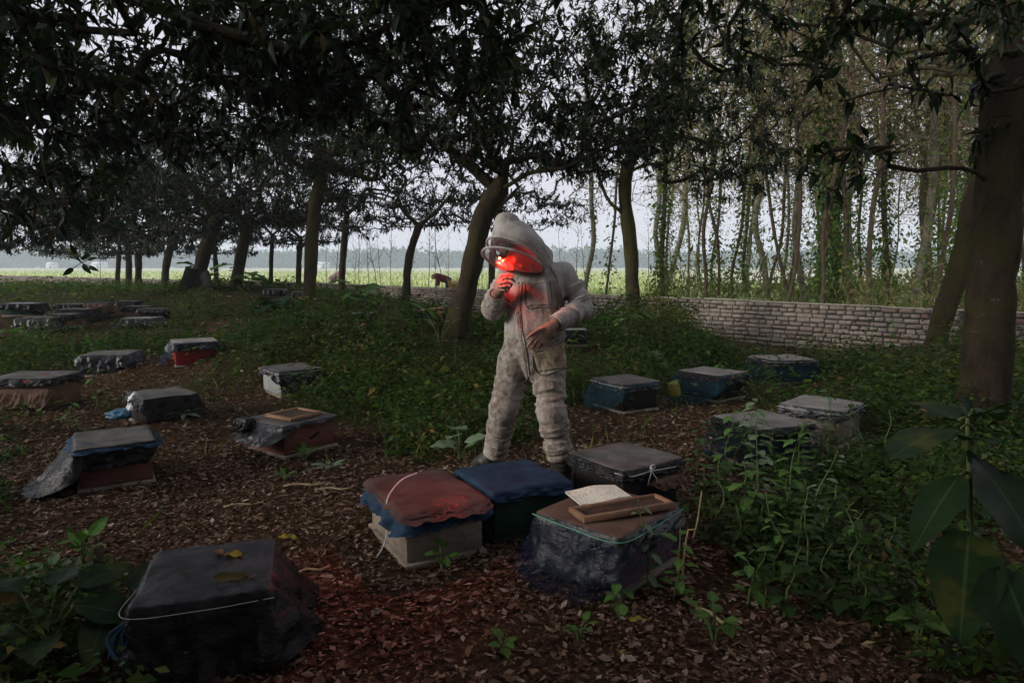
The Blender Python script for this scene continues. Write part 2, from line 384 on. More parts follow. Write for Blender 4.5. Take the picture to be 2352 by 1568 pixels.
# ------------------------------------------------------------------ trees
def skeleton(mains, tips, rg, seg=.22, trunk_n=None):
    """mains: list of (points, parent_main or None); grows a path to every tip. returns P, parent, tip ids, per-node count"""
    P = []; par = []; first = None
    ends = []
    for pts, pm in mains:
        pts = catmull(pts, .14 if pm is None else .16)
        if pm is None:
            last = -1; st = 0
        else:
            A = np.array(P); last = int(np.argmin(np.linalg.norm(A - pts[0], axis=1))); st = 1
        for q in pts[st:]:
            P.append(q); par.append(last); last = len(P) - 1
        if pm is None: first = len(P)
        ends.append(last)
    start = int(first * .55)
    P = list(P); root = P[first - 1]
    order = np.argsort(np.linalg.norm(tips - root, axis=1)); tid = []
    A = np.empty((len(P) + len(tips) * 40, 3)); A[:len(P)] = P; nP = len(P)
    lv = np.zeros(len(A))
    for q in order:
        tp = tips[q]; d = np.linalg.norm(A[start:nP] - tp, axis=1)
        d2 = d + .35 * np.maximum(0, A[start:nP, 2] - tp[2]) + rg.uniform(0, .15, len(d))
        k = start + int(np.argmin(d2)); dist = np.linalg.norm(A[k] - tp)
        ns = max(1, min(8, int(dist / seg) + 1)); s0 = A[k].copy(); last = k
        pd = A[k] - A[par[k]] if par[k] >= 0 else np.array([0, 0, .1]); pd = pd / max(np.linalg.norm(pd), 1e-6)
        mid = s0 + pd * dist * .15 + (tp - s0) * .4 + rg.normal(size=3) * dist * .05
        for j in range(1, ns + 1):
            t = j / ns; p = (1 - t) ** 2 * s0 + 2 * t * (1 - t) * mid + t * t * tp
            if j < ns: p = p + rg.normal(size=3) * .015
            A[nP] = p; par.append(last); last = nP; nP += 1
            if nP >= len(A): A = np.vstack([A, np.empty_like(A)])
        tid.append(last)
    return A[:nP], np.array(par), np.array(tid)
def tree_mesh(mains, tips, r0, rg, rtip=.004, flare=.5, expo=.66, thick=.03, trunk_mats=None, limbcap=.6):
    P, par, tid = skeleton(mains, tips, rg)
    n = len(P); cnt = np.zeros(n)
    cnt[tid] = 1
    for i in range(n - 1, 0, -1):
        if par[i] >= 0: cnt[par[i]] += cnt[i]
    cnt = np.maximum(cnt, .6)
    r = rtip + (r0 - rtip) * (cnt / cnt[0]) ** expo
    r = r * (1 + flare * np.exp(-np.abs(P[:, 2] - P[0, 2]) / .13) * (np.arange(n) < len(catmull(mains[0][0], .14)))) * (1 + .07 * (vnoise(P[:, 0] * 5, P[:, 2] * 6, P[:, 1] * 5, 5) - .5) * 2)
    nm0 = len(catmull(mains[0][0], .14)); r[nm0:] = np.minimum(r[nm0:], r0 * limbcap)
    kids = [[] for _ in range(n)]
    for i in range(1, n): kids[par[i]].append(i)
    tk = MB(); tw = MB(); stack = [(0, -1)]
    while stack:
        s, p = stack.pop(); ch = [s]; c = s
        while kids[c]:
            ks = sorted(kids[c], key=lambda q: -cnt[q]); c2 = ks[0]
            for q in ks[1:]: stack.append((q, c))
            ch.append(c2); c = c2
        pts = P[ch]; rr = r[ch].copy()
        if p >= 0:
            pts = np.vstack([P[p], pts]); rr = np.concatenate([[min(r[p] * .8, rr[0] * 1.25)], rr])
        if len(pts) < 2: continue
        thk = rr > thick; k = int(thk.sum()) if thk[0] else 0
        if k >= 2:
            tk.tube(pts[:k + 1], rr[:k + 1], 16 if rr[0] > .08 else 8)
            q_ = tk.V[-1]; lump = (fbm(q_[:, 0] * 7, q_[:, 1] * 7, q_[:, 2] * 4, 43) - .5) * 2; dn_ = nrm(q_ - np.vstack([np.repeat(pts[:k + 1], 16 if rr[0] > .08 else 8, 0), pts[:1], pts[k:k + 1]])); q_ += dn_ * (lump * min(.18 * rr[0], .03))[:, None]
            if k < len(pts) - 1: tw.tube(pts[k:], rr[k:], 5, cap=False)
        else: tw.tube(pts, rr, 5 if rr[0] > .012 else 3, cap=False)
    d = nrm(P[tid] - P[par[tid]])
    return tk, tw, P[tid], d
def ell(rg, c, r, n, shell=.55):
    u = nrm(rg.normal(size=(n, 3))); q = (shell + (1 - shell) * rg.uniform(0, 1, n)) ** .6
    return np.asarray(c) + u * q[:, None] * np.asarray(r)
TREE_GROUP = 'mango trees of the orchard'
def orchard_tree(label, base, trunk, limbs, crowns, r0, seed, per=11, L0=.17, hi=False, barkm='bark', group=TREE_GROUP, name='mango_tree', limbcap=.55):
    """base (px, d); trunk [(px,py,dd)]; limbs [[(px,py,dd)..]]; crowns [(world centre or (px,py,d), radii, tips)]"""
    rg = np.random.default_rng(seed)
    d = base[1]; x0 = at(base[0], 700, d)[0]; z0 = tz(x0, d)
    org = np.array([x0, d, z0])
    pts = [org - [0, 0, .12]] + [at(p[0], p[1], d + p[2]) for p in trunk]
    mains = [(np.array(pts), None)]
    for lb in limbs: mains.append((np.array([at(p[0], p[1], d + p[2]) for p in lb]), 0))
    tips = np.vstack([ell(rg, at(c[0], c[1], c[2]), rr, k) for c, rr, k in crowns])
    tk, tw, tp, td = tree_mesh(mains, tips, r0, rg, limbcap=limbcap)
    td = nrm(td + np.array([0, 0, -.15]))
    V, F, rn = whorls(tp, td, per, L0, rg, hi)
    root = thing(name, label, 'tree', org, 0, group)
    for q in tk.V: q -= org
    for q in tw.V: q -= org
    link('trunk', tk.mesh('trunk', [M[barkm]], True), root)
    nb = sum(len(v) for v in tw.V)
    tw.add(V - org, F, None, 1)
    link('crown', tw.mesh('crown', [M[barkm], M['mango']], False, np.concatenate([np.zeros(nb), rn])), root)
    return root
OT = orchard_tree
def zc(px, z, d): return (px, 612 - (z - 1.4) * 1568 / d, d)
OT('forked mango tree leaning behind the person in the bee suit', (1040, 8.7), [(1052, 730, 0), (1078, 640, 0), (1095, 560, .05), (1112, 490, .1), (1148, 435, .1)],
   [[(1148, 435, .1), (1166, 370, .1), (1182, 290, 0), (1160, 215, -.2), (1130, 120, -.3), (1110, 10, -.3)], [(1182, 290, 0), (1235, 210, .2), (1290, 120, .4), (1335, 40, .5)],
    [(1140, 440, .1), (1065, 365, .2), (985, 305, .2), (920, 250, .3)], [(1148, 440, .1), (1215, 398, -.4), (1300, 385, -.8), (1390, 340, -1.1), (1500, 308, -1.2)],
    [(1095, 560, .05), (1068, 490, .5), (1052, 410, .9)]],
   [((1130, 110, 8.9), (2.7, 2.4, 1.6), 700), ((1340, 240, 8.3), (1.6, 1.3, .8), 260), ((950, 240, 9.2), (1.5, 1.3, .8), 230)], .13, 11, 15, .135, False)
OT('mango tree with a mossy trunk before the brick wall, on the mound behind the person', (1455, 11.5), [(1452, 660, 0), (1450, 580, 0), (1438, 480, 0), (1438, 400, 0), (1460, 330, 0)],
   [[(1460, 330, 0), (1448, 220, 0), (1440, 110, 0), (1450, 0, 0)], [(1460, 330, 0), (1500, 200, .2), (1560, 70, .3)], [(1462, 340, 0), (1540, 312, .1), (1640, 335, .2)],
    [(1438, 490, 0), (1405, 470, -.1), (1380, 420, -.1), (1355, 320, -.2)], [(1440, 400, 0), (1480, 380, -.5), (1560, 370, -1)]],
   [((1490, 90, 11.5), (2.7, 2.5, 1.9), 520), ((1640, 300, 11.0), (1.6, 1.2, .95), 230), ((1360, 330, 11.6), (1.2, 1, .7), 110), ((1690, 380, 10.8), (.9, .8, .6), 60)], .118, 12, 13, .13, False, 'bark_moss')
OT('thick tree trunk close to the camera beside the large-leaved plant', (2262, 5.6), [(2262, 900, 0), (2270, 760, 0), (2283, 600, 0), (2298, 380, 0), (2312, 150, 0), (2325, -60, 0)],
   [[(2290, 440, 0), (2240, 395, -.1), (2180, 385, -.2), (2110, 392, -.3), (2040, 380, -.4)],
    [(2325, -60, 0), (2300, -200, .1), (2250, -320, .3)]],
   [((2160, -200, 5.2), (2.1, 1.9, .85), 170), ((2080, 110, 5.0), (.7, .6, .4), 34), ((1950, 385, 5.0), (.40, .4, .2), 12), ((2360, 250, 5.6), (.6, .6, .6), 40), ((1780, 40, 5.2), (.8, .7, .4), 40)], .175, 13, 11, .15, False, 'bark', limbcap=.10)
OT('leaning mango tree growing before the brick wall, half hidden by the thick trunk', (2150, 8.8), [(2165, 730, 0), (2195, 640, 0), (2225, 520, 0), (2255, 400, 0), (2290, 240, 0)],
   [[(2290, 240, 0), (2200, 120, .2), (2100, 20, .3)], [(2290, 240, 0), (2380, 120, 0), (2460, 20, 0)]],
   [((2280, -20, 8.8), (2.2, 2, 1.1), 110)], .125, 14, 11, .14, False, 'bark_moss')
OT('straight mango trunk forking high, on the green mound', (707, 14.0), [(712, 640, 0), (716, 560, 0), (724, 470, 0), (741, 388, 0)],
   [[(741, 388, 0), (722, 330, 0), (702, 240, .1), (690, 140, .2)], [(741, 388, 0), (770, 335, -.1), (800, 240, -.1), (840, 130, -.2)], [(735, 400, 0), (690, 380, -.4), (640, 350, -.8)]],
   [((740, 170, 14.0), (3.2, 2.6, 2.0), 640), ((800, 330, 13.6), (1.8, 1.4, .7), 200), ((640, 330, 13.8), (1.4, 1.2, .6), 130)], .13, 15, 16, .145, False, 'bark_moss')
OT('mango tree with a Y fork, next to the tree with boards against it', (540, 17.5), [(548, 620, 0), (560, 560, 0), (577, 500, 0)],
   [[(577, 500, 0), (600, 430, 0), (610, 330, 0)], [(577, 500, 0), (630, 465, .1), (662, 405, .2)], [(570, 515, 0), (530, 470, 0), (495, 400, 0)]],
   [(zc(585, 4.6, 17.5), (3.4, 2.8, 2.0), 560), (zc(560, 3.1, 17.5), (3.2, 2.6, .7), 240)], .14, 16, 15, .155)
OT('leaning mango tree with black boards propped against its base', (447, 17.0), [(462, 610, 0), (482, 545, 0), (502, 490, 0)],
   [[(502, 490, 0), (512, 420, 0), (505, 320, 0)], [(500, 500, 0), (550, 468, 0), (600, 430, 0)], [(495, 500, 0), (450, 440, -.2), (400, 380, -.3)]],
   [(zc(430, 4.5, 17), (3.3, 2.6, 2.0), 560), (zc(380, 2.75, 17), (3.2, 2.6, .75), 260)], .165, 17, 15, .155)
far = [('slim curved mango tree near the far end of the wall', (378, 22), [(384, 600, 0), (396, 548, 0)], (385, 395, 22), .15),
       ('forked mango tree with low spreading limbs beyond the far hives', (320, 23), [(318, 600, 0), (317, 580, 0)], (300, 410, 23), .14),
       ('straight red-brown mango trunk between two forked ones by the far wall', (297, 26), [(296, 600, 0), (292, 560, 0)], (250, 430, 26), .15),
       ('dark thin mango trunk nearest the white house across the field', (270, 27), [(272, 600, 0), (275, 555, 0)], (180, 450, 27), .12),
       ('slender mango tree just past the leaning one with boards', (500, 26), [(495, 600, 0), (492, 560, 0)], (470, 440, 26), .12),
       ('slim mango tree between the Y-forked one and the wall', (622, 24), [(623, 600, 0), (626, 540, 0)], (630, 400, 24), .10),
       ('mango tree with a V fork standing at the low wall', (685, 24), [(687, 590, 0), (691, 548, 0)], (690, 390, 24), .13),
       ('mango tree standing at the wall before the farther farm worker', (783, 21), [(788, 590, 0), (797, 492, 0)], (810, 370, 21), .14),
       ('mango tree with a wide fork beside the worker in the red shirt', (932, 19), [(938, 600, 0), (962, 520, 0)], (970, 350, 19), .145),
       ('mango tree mostly hidden behind the leaning trunk near the person', (1128, 20.5), [(1132, 580, 0), (1150, 470, 0)], (1150, 330, 20.5), .14)]
for i, (lb, b, tr, cr, r0) in enumerate(far):
    e = tr[-1]; zb = 1.95 if i < 5 else (2.35 if i < 7 else 2.7); d = cr[2]
    OT(lb, b, tr, [[e, (e[0] - 40, e[1] - 45, 0), (e[0] - 55, e[1] - 110, .2)], [e, (e[0] + 45, e[1] - 40, 0), (e[0] + 85, e[1] - 90, -.2)]],
       [(zc(cr[0], zb + 2.4, d), (3.2, 2.8, 2.1), 350), (zc(cr[0], zb + .35, d), (3.0, 2.4, .6), 170)], r0 * .75, 30 + i, 12, .17)
OT('mango tree whose low leafy crown hangs over the far hives at the picture edge', (-120, 12), [(-118, 600, 0), (-100, 480, 0), (-70, 420, 0)],
   [[(-70, 420, 0), (40, 370, 0), (150, 330, .3)], [(-70, 420, 0), (-60, 300, 0), (0, 200, 0)], [(-70, 420, 0), (0, 440, .8), (80, 450, 1.2)]],
   [((90, 300, 12), (3.1, 2.4, 1.7), 640), ((60, 510, 13), (1.7, 1.4, .5), 190), (zc(20, 2.0, 13), (.9, .9, .35), 60), ((250, 440, 13.5), (1.5, 1.2, .7), 120)], .18, 51, 18, .145)
OT('near mango tree whose long bare limb crosses the dark canopy overhead', (-560, 5.0), [(-540, 500, 0), (-430, 200, 0), (-300, 60, 0)],
   [[(-300, 60, 0), (0, -60, 0), (280, -10, 0), (430, 45, 0), (600, 98, 0), (720, 118, 0), (835, 92, 0), (930, 40, 0), (1040, 0, 0)],
    [(-300, 60, 0), (-250, -200, 0), (-150, -400, 0)], [(0, -60, 0), (120, 150, .3), (200, 330, .5)], [(600, 98, 0), (700, 180, .6), (820, 210, 1)]],
   [((420, -170, 5.0), (3.0, 2.2, 1.0), 620), ((300, 130, 5.8), (1.9, 1.3, .85), 320), ((850, 110, 5.8), (1.4, 1.0, .6), 160), ((60, 330, 5.6), (.9, .8, .7), 110)], .13, 52, 15, .165, False)
# unseen orchard trees, added to block low sky light behind and beside the camera
for i, (x, y, lb) in enumerate(((-4.2, -2.2, 'added unseen mango tree behind the camera, on the side of the near limb'), (1.2, -3.6, 'added unseen mango tree straight behind the camera'), (5.2, -1.2, 'added unseen mango tree beside the camera on the side of the thick trunk'))):
    rg = np.random.default_rng(400 + i); z0 = tz(x, y); org = np.array([x, y, z0])
    mains = [(org + np.array([[0, 0, -.1], [.05, 0, .8], [.1, .05, 1.5], [.1, .1, 2.0]]), None)] + [(org + np.array([[.1, .1, 2.0], [math.cos(a) * .8, math.sin(a) * .8, 2.9], [math.cos(a) * 1.6, math.sin(a) * 1.6, 3.6]]), 0) for a in (.3, 1.9, 3.4, 5.0)]
    tips = np.vstack([ell(rg, org + [0, 0, 3.9], (3.3, 3.1, 1.7), 330), ell(rg, org + [0, 0, 2.4], (3.0, 2.8, .6), 110)])
    tk, tw, tp, td = tree_mesh(mains, tips, .16, rg); V, F, rn = whorls(tp, nrm(td + [0, 0, -.15]), 9, .26, rg)
    root = thing('mango_tree', lb, 'tree', org, 0, TREE_GROUP)
    for q in tk.V + tw.V: q -= org
    link('trunk', tk.mesh('trunk', [M['bark']], True), root); nb = sum(len(v) for v in tw.V); tw.add(V - org, F, None, 1)
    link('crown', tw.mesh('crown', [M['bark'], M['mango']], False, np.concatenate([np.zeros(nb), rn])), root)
for i, (x, y, cx, cyy, lb) in enumerate(((3.6, .1, 2.6, 1.6, 'added unseen low-branched mango tree shading the large-leaved plant'), (-3.4, .2, -2.2, 1.5, 'added unseen low-branched mango tree shading the shiny plastic hive'), (-.7, -2.0, .1, 1.3, 'added unseen low-branched mango tree right behind the camera'))):  # unseen low crowns, added to keep overhead light off the near ground
    rg = np.random.default_rng(440 + i); org = np.array([x, y, tz(x, y)])
    mains = [(org + np.array([[0, 0, -.1], [.0, 0, .9], [.0, .05, 1.7], [(cx - x) * .2, .1, 2.3]]), None)] + [(np.array([org + [(cx - x) * .2, .1, 2.3], org + [(cx - x) * .6, (cyy - y) * .4, 2.75], [cx + dx, cyy + dy, 3.1]]), 0) for dx, dy in ((-.6, .2), (.6, .4), (0, -.8))]
    tips = ell(rg, (cx, cyy, 3.35), (2.2, 1.7, .45), 620); tips[:, 2] = np.maximum(tips[:, 2], 1.55 + .42 * np.maximum(tips[:, 1], 2.2) + .15)
    tk, tw, tp, td = tree_mesh(mains, tips, .13, rg); V, F, rn = whorls(tp, nrm(td + [0, 0, .1]), 12, .19, rg, False, .18, .24, .35)
    root = thing('mango_tree', lb, 'tree', org, 0, TREE_GROUP)
    for q in tk.V + tw.V: q -= org
    link('trunk', tk.mesh('trunk', [M['bark']], True), root); nb = sum(len(v) for v in tw.V); tw.add(V - org, F, None, 1)
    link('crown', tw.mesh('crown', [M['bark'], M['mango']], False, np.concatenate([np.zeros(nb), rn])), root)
for i, (x, y, h_, lb) in enumerate(((-2.9, .35, 1.15, 'added unseen mango bush beside the camera, near the shiny plastic hive'), (-4.3, 1.2, .95, 'added unseen mango bush past the picture edge beyond the shiny plastic hive'), (1.9, -1.0, 1.2, 'added unseen mango bush behind the camera'), (-.9, -1.3, 1.2, 'second added unseen mango bush behind the camera'), (3.2, 1.0, .9, 'added unseen mango bush beside the large-leaved plant'))):  # unseen bushes, added to block sun and sky light near the camera
    rg = np.random.default_rng(460 + i); org = np.array([x, y, tz(x, y)])
    mains = [(org + np.array([[0, 0, -.1], [.02, 0, .3], [.05, .0, .6]]), None)] + [(org + np.array([[.05, 0, .6], [math.cos(a) * .35, math.sin(a) * .35, .9], [math.cos(a) * .6, math.sin(a) * .6, 1.3]]), 0) for a in (.3, 2.4, 4.5)]
    tips = ell(rg, org + [0, 0, h_], (.95, .95, h_ * .9), 230, .3); tk, tw, tp, td = tree_mesh(mains, tips, .04, rg, thick=.012); V, F, rn = whorls(tp, td, 13, .17, rg)
    root = thing('shade_bush', lb, 'bush', org, 0, 'added shade bushes round the camera')
    for q in tk.V + tw.V: q -= org
    link('trunk', tk.mesh('trunk', [M['bark']], True), root); nb = sum(len(v) for v in tw.V); tw.add(V - org, F, None, 1)
    link('crown', tw.mesh('crown', [M['bark'], M['mango']], False, np.concatenate([np.zeros(nb), rn])), root)
# unseen farther rows added to block low sky light, copies of two standing trees
protos = [o for o in C.objects if o.name.startswith('mango_tree') and o.get('category') == 'tree'][5:7]
for i, (x, y) in enumerate(((-7, -8), (-2.5, -8), (2.5, -8.5), (7, -7), (11, -4), (-5, -13), (0, -13), (5, -13), (13, -9), (-11, -12))):
    s_ = protos[i % 2]; r_ = s_.copy(); C.objects.link(r_); r_.location = (x, y, tz(x, y) - .45); r_.rotation_euler = (0, 0, i * 1.3); r_['label'] = 'added unseen mango tree in rows behind the camera'
    for ch in list(s_.children):
        c_ = ch.copy(); C.objects.link(c_); c_.parent = r_
print('trees', time.time() - T0)
# ------------------------------------------------------------------ brick wall
m, n, l, bs = mat('brick')
oi = n.new('ShaderNodeObjectInfo'); ra = n.new('ShaderNodeAttribute'); ra.attribute_name = 'rnd'
ad = n.new('ShaderNodeMath'); ad.operation = 'ADD'; l.new(oi.outputs['Random'], ad.inputs[0]); l.new(ra.outputs['Fac'], ad.inputs[1])
fr = n.new('ShaderNodeMath'); fr.operation = 'FRACT'; l.new(ad.outputs[0], fr.inputs[0])
r1 = ramp(n, [(0, (.225, .195, .165)), (.25, (.285, .25, .21)), (.5, (.25, .195, .16)), (.7, (.31, .275, .24)), (.88, (.20, .125, .10)), (1, (.255, .22, .19))]); l.new(fr.outputs[0], r1.inputs[0])
t1 = noise(n, l, 9, 6, .7, 'Generated'); geo = n.new('ShaderNodeNewGeometry')
t1 = noise(n, l, 14, 6, .7, vec=geo.outputs['Position']); r2 = ramp(n, [(.3, (.6, .6, .58)), (.7, (1.2, 1.2, 1.2))]); l.new(t1.outputs[0], r2.inputs[0])
col = mixc(n, l, 1.0, r1.outputs[0], r2.outputs[0], 'MULTIPLY')
t2 = noise(n, l, 3, 4, .6, vec=geo.outputs['Position']); f2 = ramp(n, [(.52, (0, 0, 0)), (.7, (.7, .7, .7))]); l.new(t2.outputs[0], f2.inputs[0])
col = mixc(n, l, f2.outputs[0], col, (.22, .20, .178))
l.new(col, bs.inputs['Base Color']); bs.inputs['Roughness'].default_value = .95; bs.inputs['Specular IOR Level'].default_value = .15
t3 = noise(n, l, 70, 5, .7, vec=geo.outputs['Position']); bump(n, l, bs, t3.outputs[0], .35, .004)
M['brick'] = m
M['mortar'] = rough_mat('mortar', (.05, .043, .037), (.11, .095, .08), 8, .95, .6, .01)
M['coping'] = rough_mat('coping', (.26, .24, .19), (.38, .35, .28), 5, .95, .6, .01)
CH, WH, WT = .077, .77, .13
def brick_mesh(k):
    rg = np.random.default_rng(900 + k); mb = MB(); mb.box((0, 0, 0), (1, 1, 1), .0)
    mb = MB(); mb.box((0, 0, 0), (.24, WT, .068), .009)
    V = mb.V[0]; V += rg.normal(size=V.shape) * np.array([.005, .0025, .0045]); V /= np.array([.24, WT, .068]); mb.V[0] = V
    return mb
BV = [brick_mesh(k) for k in range(8)]
BM = [b.mesh('brick', [M['brick']]) for b in BV]
wall = thing('brick_wall', 'low rough brick wall running between the orchard and the field', 'wall', (WALL[1][0], WALL[1][1], 0))
core = MB(); cop = MB()
rest = MB(); rest_r = []; cand = []
for si, (a, b) in enumerate(zip(WALL[:-1], WALL[1:])):
    d = b - a; L = np.linalg.norm(d); d = d / L; rz = math.atan2(d[1], d[0]); org = WALL[1]
    mid = (a + b) / 2 - org
    core.box((mid[0], mid[1], WH / 2 - .13), (L + .05, WT - .016, WH + .22), 0, rz)
    nc = max(1, int(L / 1.1))
    for q in range(nc):
        p = a + d * (q + .5) * L / nc - org; cop.box((p[0], p[1], WH + .009 + .005 * rng.normal()), (L / nc - .006, WT + .012, .02), .006, rz)
    for cidx in range(11):
        t = rng.uniform(0, .1); head = cidx % 3 == 1
        while t < L - .05:
            w = (rng.uniform(.115, .15) if head else rng.uniform(.21, .27)); 
            if rng.uniform() < .12: w *= .6 if not head else 1.5
            if t + w > L: break
            p = a + d * (t + w / 2); z = WH - CH * (cidx + .5) + rng.normal() * .003
            cand.append((p[0], p[1], z, w - .014, rz, rng.uniform(-.006, .006), rng.uniform(0, 1)))
            t += w + .004
def px_of(p):
    v = np.asarray(p) - np.array([0, 0, CAM_H]); f = np.array([0, math.cos(PITCH), -math.sin(PITCH)]); u = np.array([0, math.sin(PITCH), math.cos(PITCH)])
    dz = v @ f; return 1176 + v[..., 0] / dz * 1568, 784 - (v @ u) / dz * 1568, dz
vis = []
ca = np.array([c[:3] for c in cand]); xx, yy, dz = px_of(ca); gz_ = terr(ca[:, 0] - .1, ca[:, 1] - .1)
vis = np.where((dz > 0) & (xx > -20) & (xx < 2372), 1e3 - dz, -dz) - np.where((xx > 2215) & (xx < 2330), 500, 0) - np.where(ca[:, 2] < gz_, 400, 0)
order = np.argsort(vis)[::-1]
own = set(order[:300].tolist())
for i, c in enumerate(cand):
    nr_ = np.array([math.sin(c[4]), -math.cos(c[4])]) * c[5]; k = i % 8
    if i in own:
        o = link('brick', BM[k], wall, (c[0] + nr_[0] - WALL[1][0], c[1] + nr_[1] - WALL[1][1], c[2]), c[4]); o.scale = (c[3], WT + .012, .063 if k % 3 else .067)
    else:
        if dz[i] < -8: continue
        V = BV[k].V[0] * np.array([c[3], WT + .012, .061]); cs, sn = math.cos(c[4]), math.sin(c[4])
        V = V @ np.array([[cs, sn, 0], [-sn, cs, 0], [0, 0, 1]]) + np.array([c[0] + nr_[0] - WALL[1][0], c[1] + nr_[1] - WALL[1][1], c[2]])
        if dz[i] > 24 or xx[i] > 2400:
            V = np.array([[x_, y_, z_] for x_ in (-.5, .5) for y_ in (-.5, .5) for z_ in (-.5, .5)]) * np.array([c[3], WT + .012, .063]); V = V @ np.array([[cs, sn, 0], [-sn, cs, 0], [0, 0, 1]]) + np.array([c[0] + nr_[0] - WALL[1][0], c[1] + nr_[1] - WALL[1][1], c[2]])
            rest.add(V, None, [[0, 1, 3, 2], [4, 6, 7, 5], [0, 4, 5, 1], [2, 3, 7, 6], [0, 2, 6, 4], [1, 5, 7, 3]])
        else: rest.add(V, BV[k].T[0], BV[k].Q[0])
        rest_r.append(np.full(len(V), c[6]))
link('mortar_core', core.mesh('mortar_core', [M['mortar']]), wall)
link('coping', cop.mesh('coping', [M['coping']]), wall, kind='stuff')
link('far_bricks', rest.mesh('far_bricks', [M['brick']], False, np.concatenate(rest_r)), wall, kind='stuff')
print('wall', len(cand), time.time() - T0)

# ------------------------------------------------------------------ slender trees of the wood beyond the wall
def slim_variant(seed, H, r0, nb, nl, leafm, lean=.0, vine=0, dry=0, barkm='bark_brown', nleaf=.055, fork=False):
    rg = np.random.default_rng(seed)
    k = 9; zz = np.linspace(-.15, H, k); wob = np.cumsum(rg.normal(size=(k, 2)) * .12 * H / 10, 0); wob -= wob[0]
    pts = np.column_stack([wob[:, 0] + lean * zz, wob[:, 1], zz])
    mains = [(pts, None)]
    if fork:
        q = pts[4]; s = rg.choice([-1, 1]); mains.append((np.array([q, q + [s * .35, .1, 1.2], q + [s * .8, .2, 3.0], q + [s * 1.1, .1, 4.5]]), 0))
    t = rg.uniform(.28, 1.0, nb) ** .9; c = np.column_stack([np.interp(t, np.linspace(0, 1, k), pts[:, i]) for i in range(3)])
    an = rg.uniform(0, 2 * np.pi, nb); rad = rg.uniform(.3, 1.7, nb) * (1.15 - .4 * t)
    tips = c + np.column_stack([np.cos(an) * rad, np.sin(an) * rad, rg.uniform(.1, .9, nb)])
    tk, tw, tp, td = tree_mesh(mains, tips, r0, rg, .0048, .25, .5, .018, limbcap=.7)
    nb_ = None
    extra = np.repeat(tp, 4, 0) + rg.normal(size=(len(tp) * 4, 3)) * [.28, .28, .3]; tp2 = np.vstack([tp, extra]); td2 = nrm(np.vstack([td, rg.normal(size=extra.shape)]))
    N_ = len(tp2) * nl; b_ = np.repeat(tp2, nl, 0) + rg.normal(size=(N_, 3)) * .09; L_ = rg.uniform(.05, .12, N_)
    V, F = leaf_batch(b_, rg.normal(size=(N_, 3)) + [0, 0, -.6], rg.normal(size=(N_, 3)), L_, L_ * rg.uniform(.3, .6, N_), .2, .1, None); rn = np.repeat(np.clip(rg.uniform(0, 1, N_) ** .8 + .15, 0, 1), 4)
    parts = {'trunk': tk.mesh('trunk', [M[barkm]], True)}
    nbv = sum(len(v) for v in tw.V); tw.add(V, F, None, 1)
    parts['crown'] = tw.mesh('crown', [M[barkm], M[leafm]], False, np.concatenate([np.zeros(nbv), rn]))
    if vine:
        h = rg.uniform(0, 1, vine) ** 1.2 * H * .75; a = rg.uniform(0, 2 * np.pi, vine); rr = .06 + rg.exponential(.10, vine) * (.5 + vnoise(h * 1.3, h * 0 + seed, 0, 4))
        b = np.column_stack([np.interp(h, zz, pts[:, 0]) + np.cos(a) * rr, np.interp(h, zz, pts[:, 1]) + np.sin(a) * rr, h])
        u = np.column_stack([np.cos(a), np.sin(a), -rg.uniform(.2, 1.2, vine)]); L = rg.uniform(.06, .13, vine)
        V, F = leaf_batch(b, u, rg.normal(size=(vine, 3)) * .5 + [0, 0, 1], L, L * .7, .2, .1)
        parts['climbing_vine'] = new_mesh('climbing_vine', V, [F], M['vine'], None, False, np.repeat(rg.uniform(0, 1, vine), 5))
    if dry:
        h = H * rg.uniform(.45, 1.0, dry); a = rg.uniform(0, 2 * np.pi, dry); rr = rg.uniform(.05, 1.1, dry)
        b = np.column_stack([np.interp(h, zz, pts[:, 0]) + np.cos(a) * rr, np.interp(h, zz, pts[:, 1]) + np.sin(a) * rr, h])
        u = rg.normal(size=(dry, 3)) * .4 + [0, 0, -1]; L = rg.uniform(.05, .16, dry)
        V, F = leaf_batch(b, u, rg.normal(size=(dry, 3)), L, L * .35, .3, .2)
        parts['dry_vine'] = new_mesh('dry_vine', V, [F], M['dry_leaf'], None, False, np.repeat(rg.uniform(0, 1, dry), 5))
    return parts
SV = [slim_variant(200, 10, .05, 180, 2, 'wood_leaf', .02, 0, 250), slim_variant(201, 11, .042, 170, 2, 'wood_leaf', -.02, 900, 250), slim_variant(202, 9, .06, 170, 2, 'wood_leaf', .05, 1500, 0, 'bark_brown', fork=True),
      slim_variant(203, 12, .10, 170, 2, 'wood_leaf', 0, 500, 400, 'bark_grey', fork=True), slim_variant(204, 10, .04, 140, 2, 'wood_leaf', .06, 0, 150), slim_variant(205, 11, .055, 180, 2, 'dry_leaf', -.03, 700, 700),
      slim_variant(206, 8, .036, 140, 2, 'wood_leaf', .10, 300, 0), slim_variant(207, 12, .06, 180, 2, 'dry_leaf', .01, 1800, 450, 'bark_brown'), slim_variant(208, 10, .045, 170, 2, 'wood_leaf', -.07, 200, 250, fork=True)]
kinds = ['plain slim trunk', 'thin trunk with green creeper', 'forked trunk in green creeper', 'pale grey thick trunk', 'thin bare pole-like trunk', 'brown trunk under dry hanging vines',
         'thin slanting trunk', 'dark trunk wrapped in leafy creeper', 'slim forked trunk']
def place_slim(v, X, Y, sc, rz, label, name='slim_tree', grp='slender trees of the wood beyond the wall'):
    root = thing(name, label, 'tree', (X, Y, -.03), rz, grp); root.scale = (sc, sc, sc); root.rotation_euler = (sg.normal() * .035, sg.normal() * .05, rz)
    for k, me in SV[v].items(): link(k, me, root)
    return root
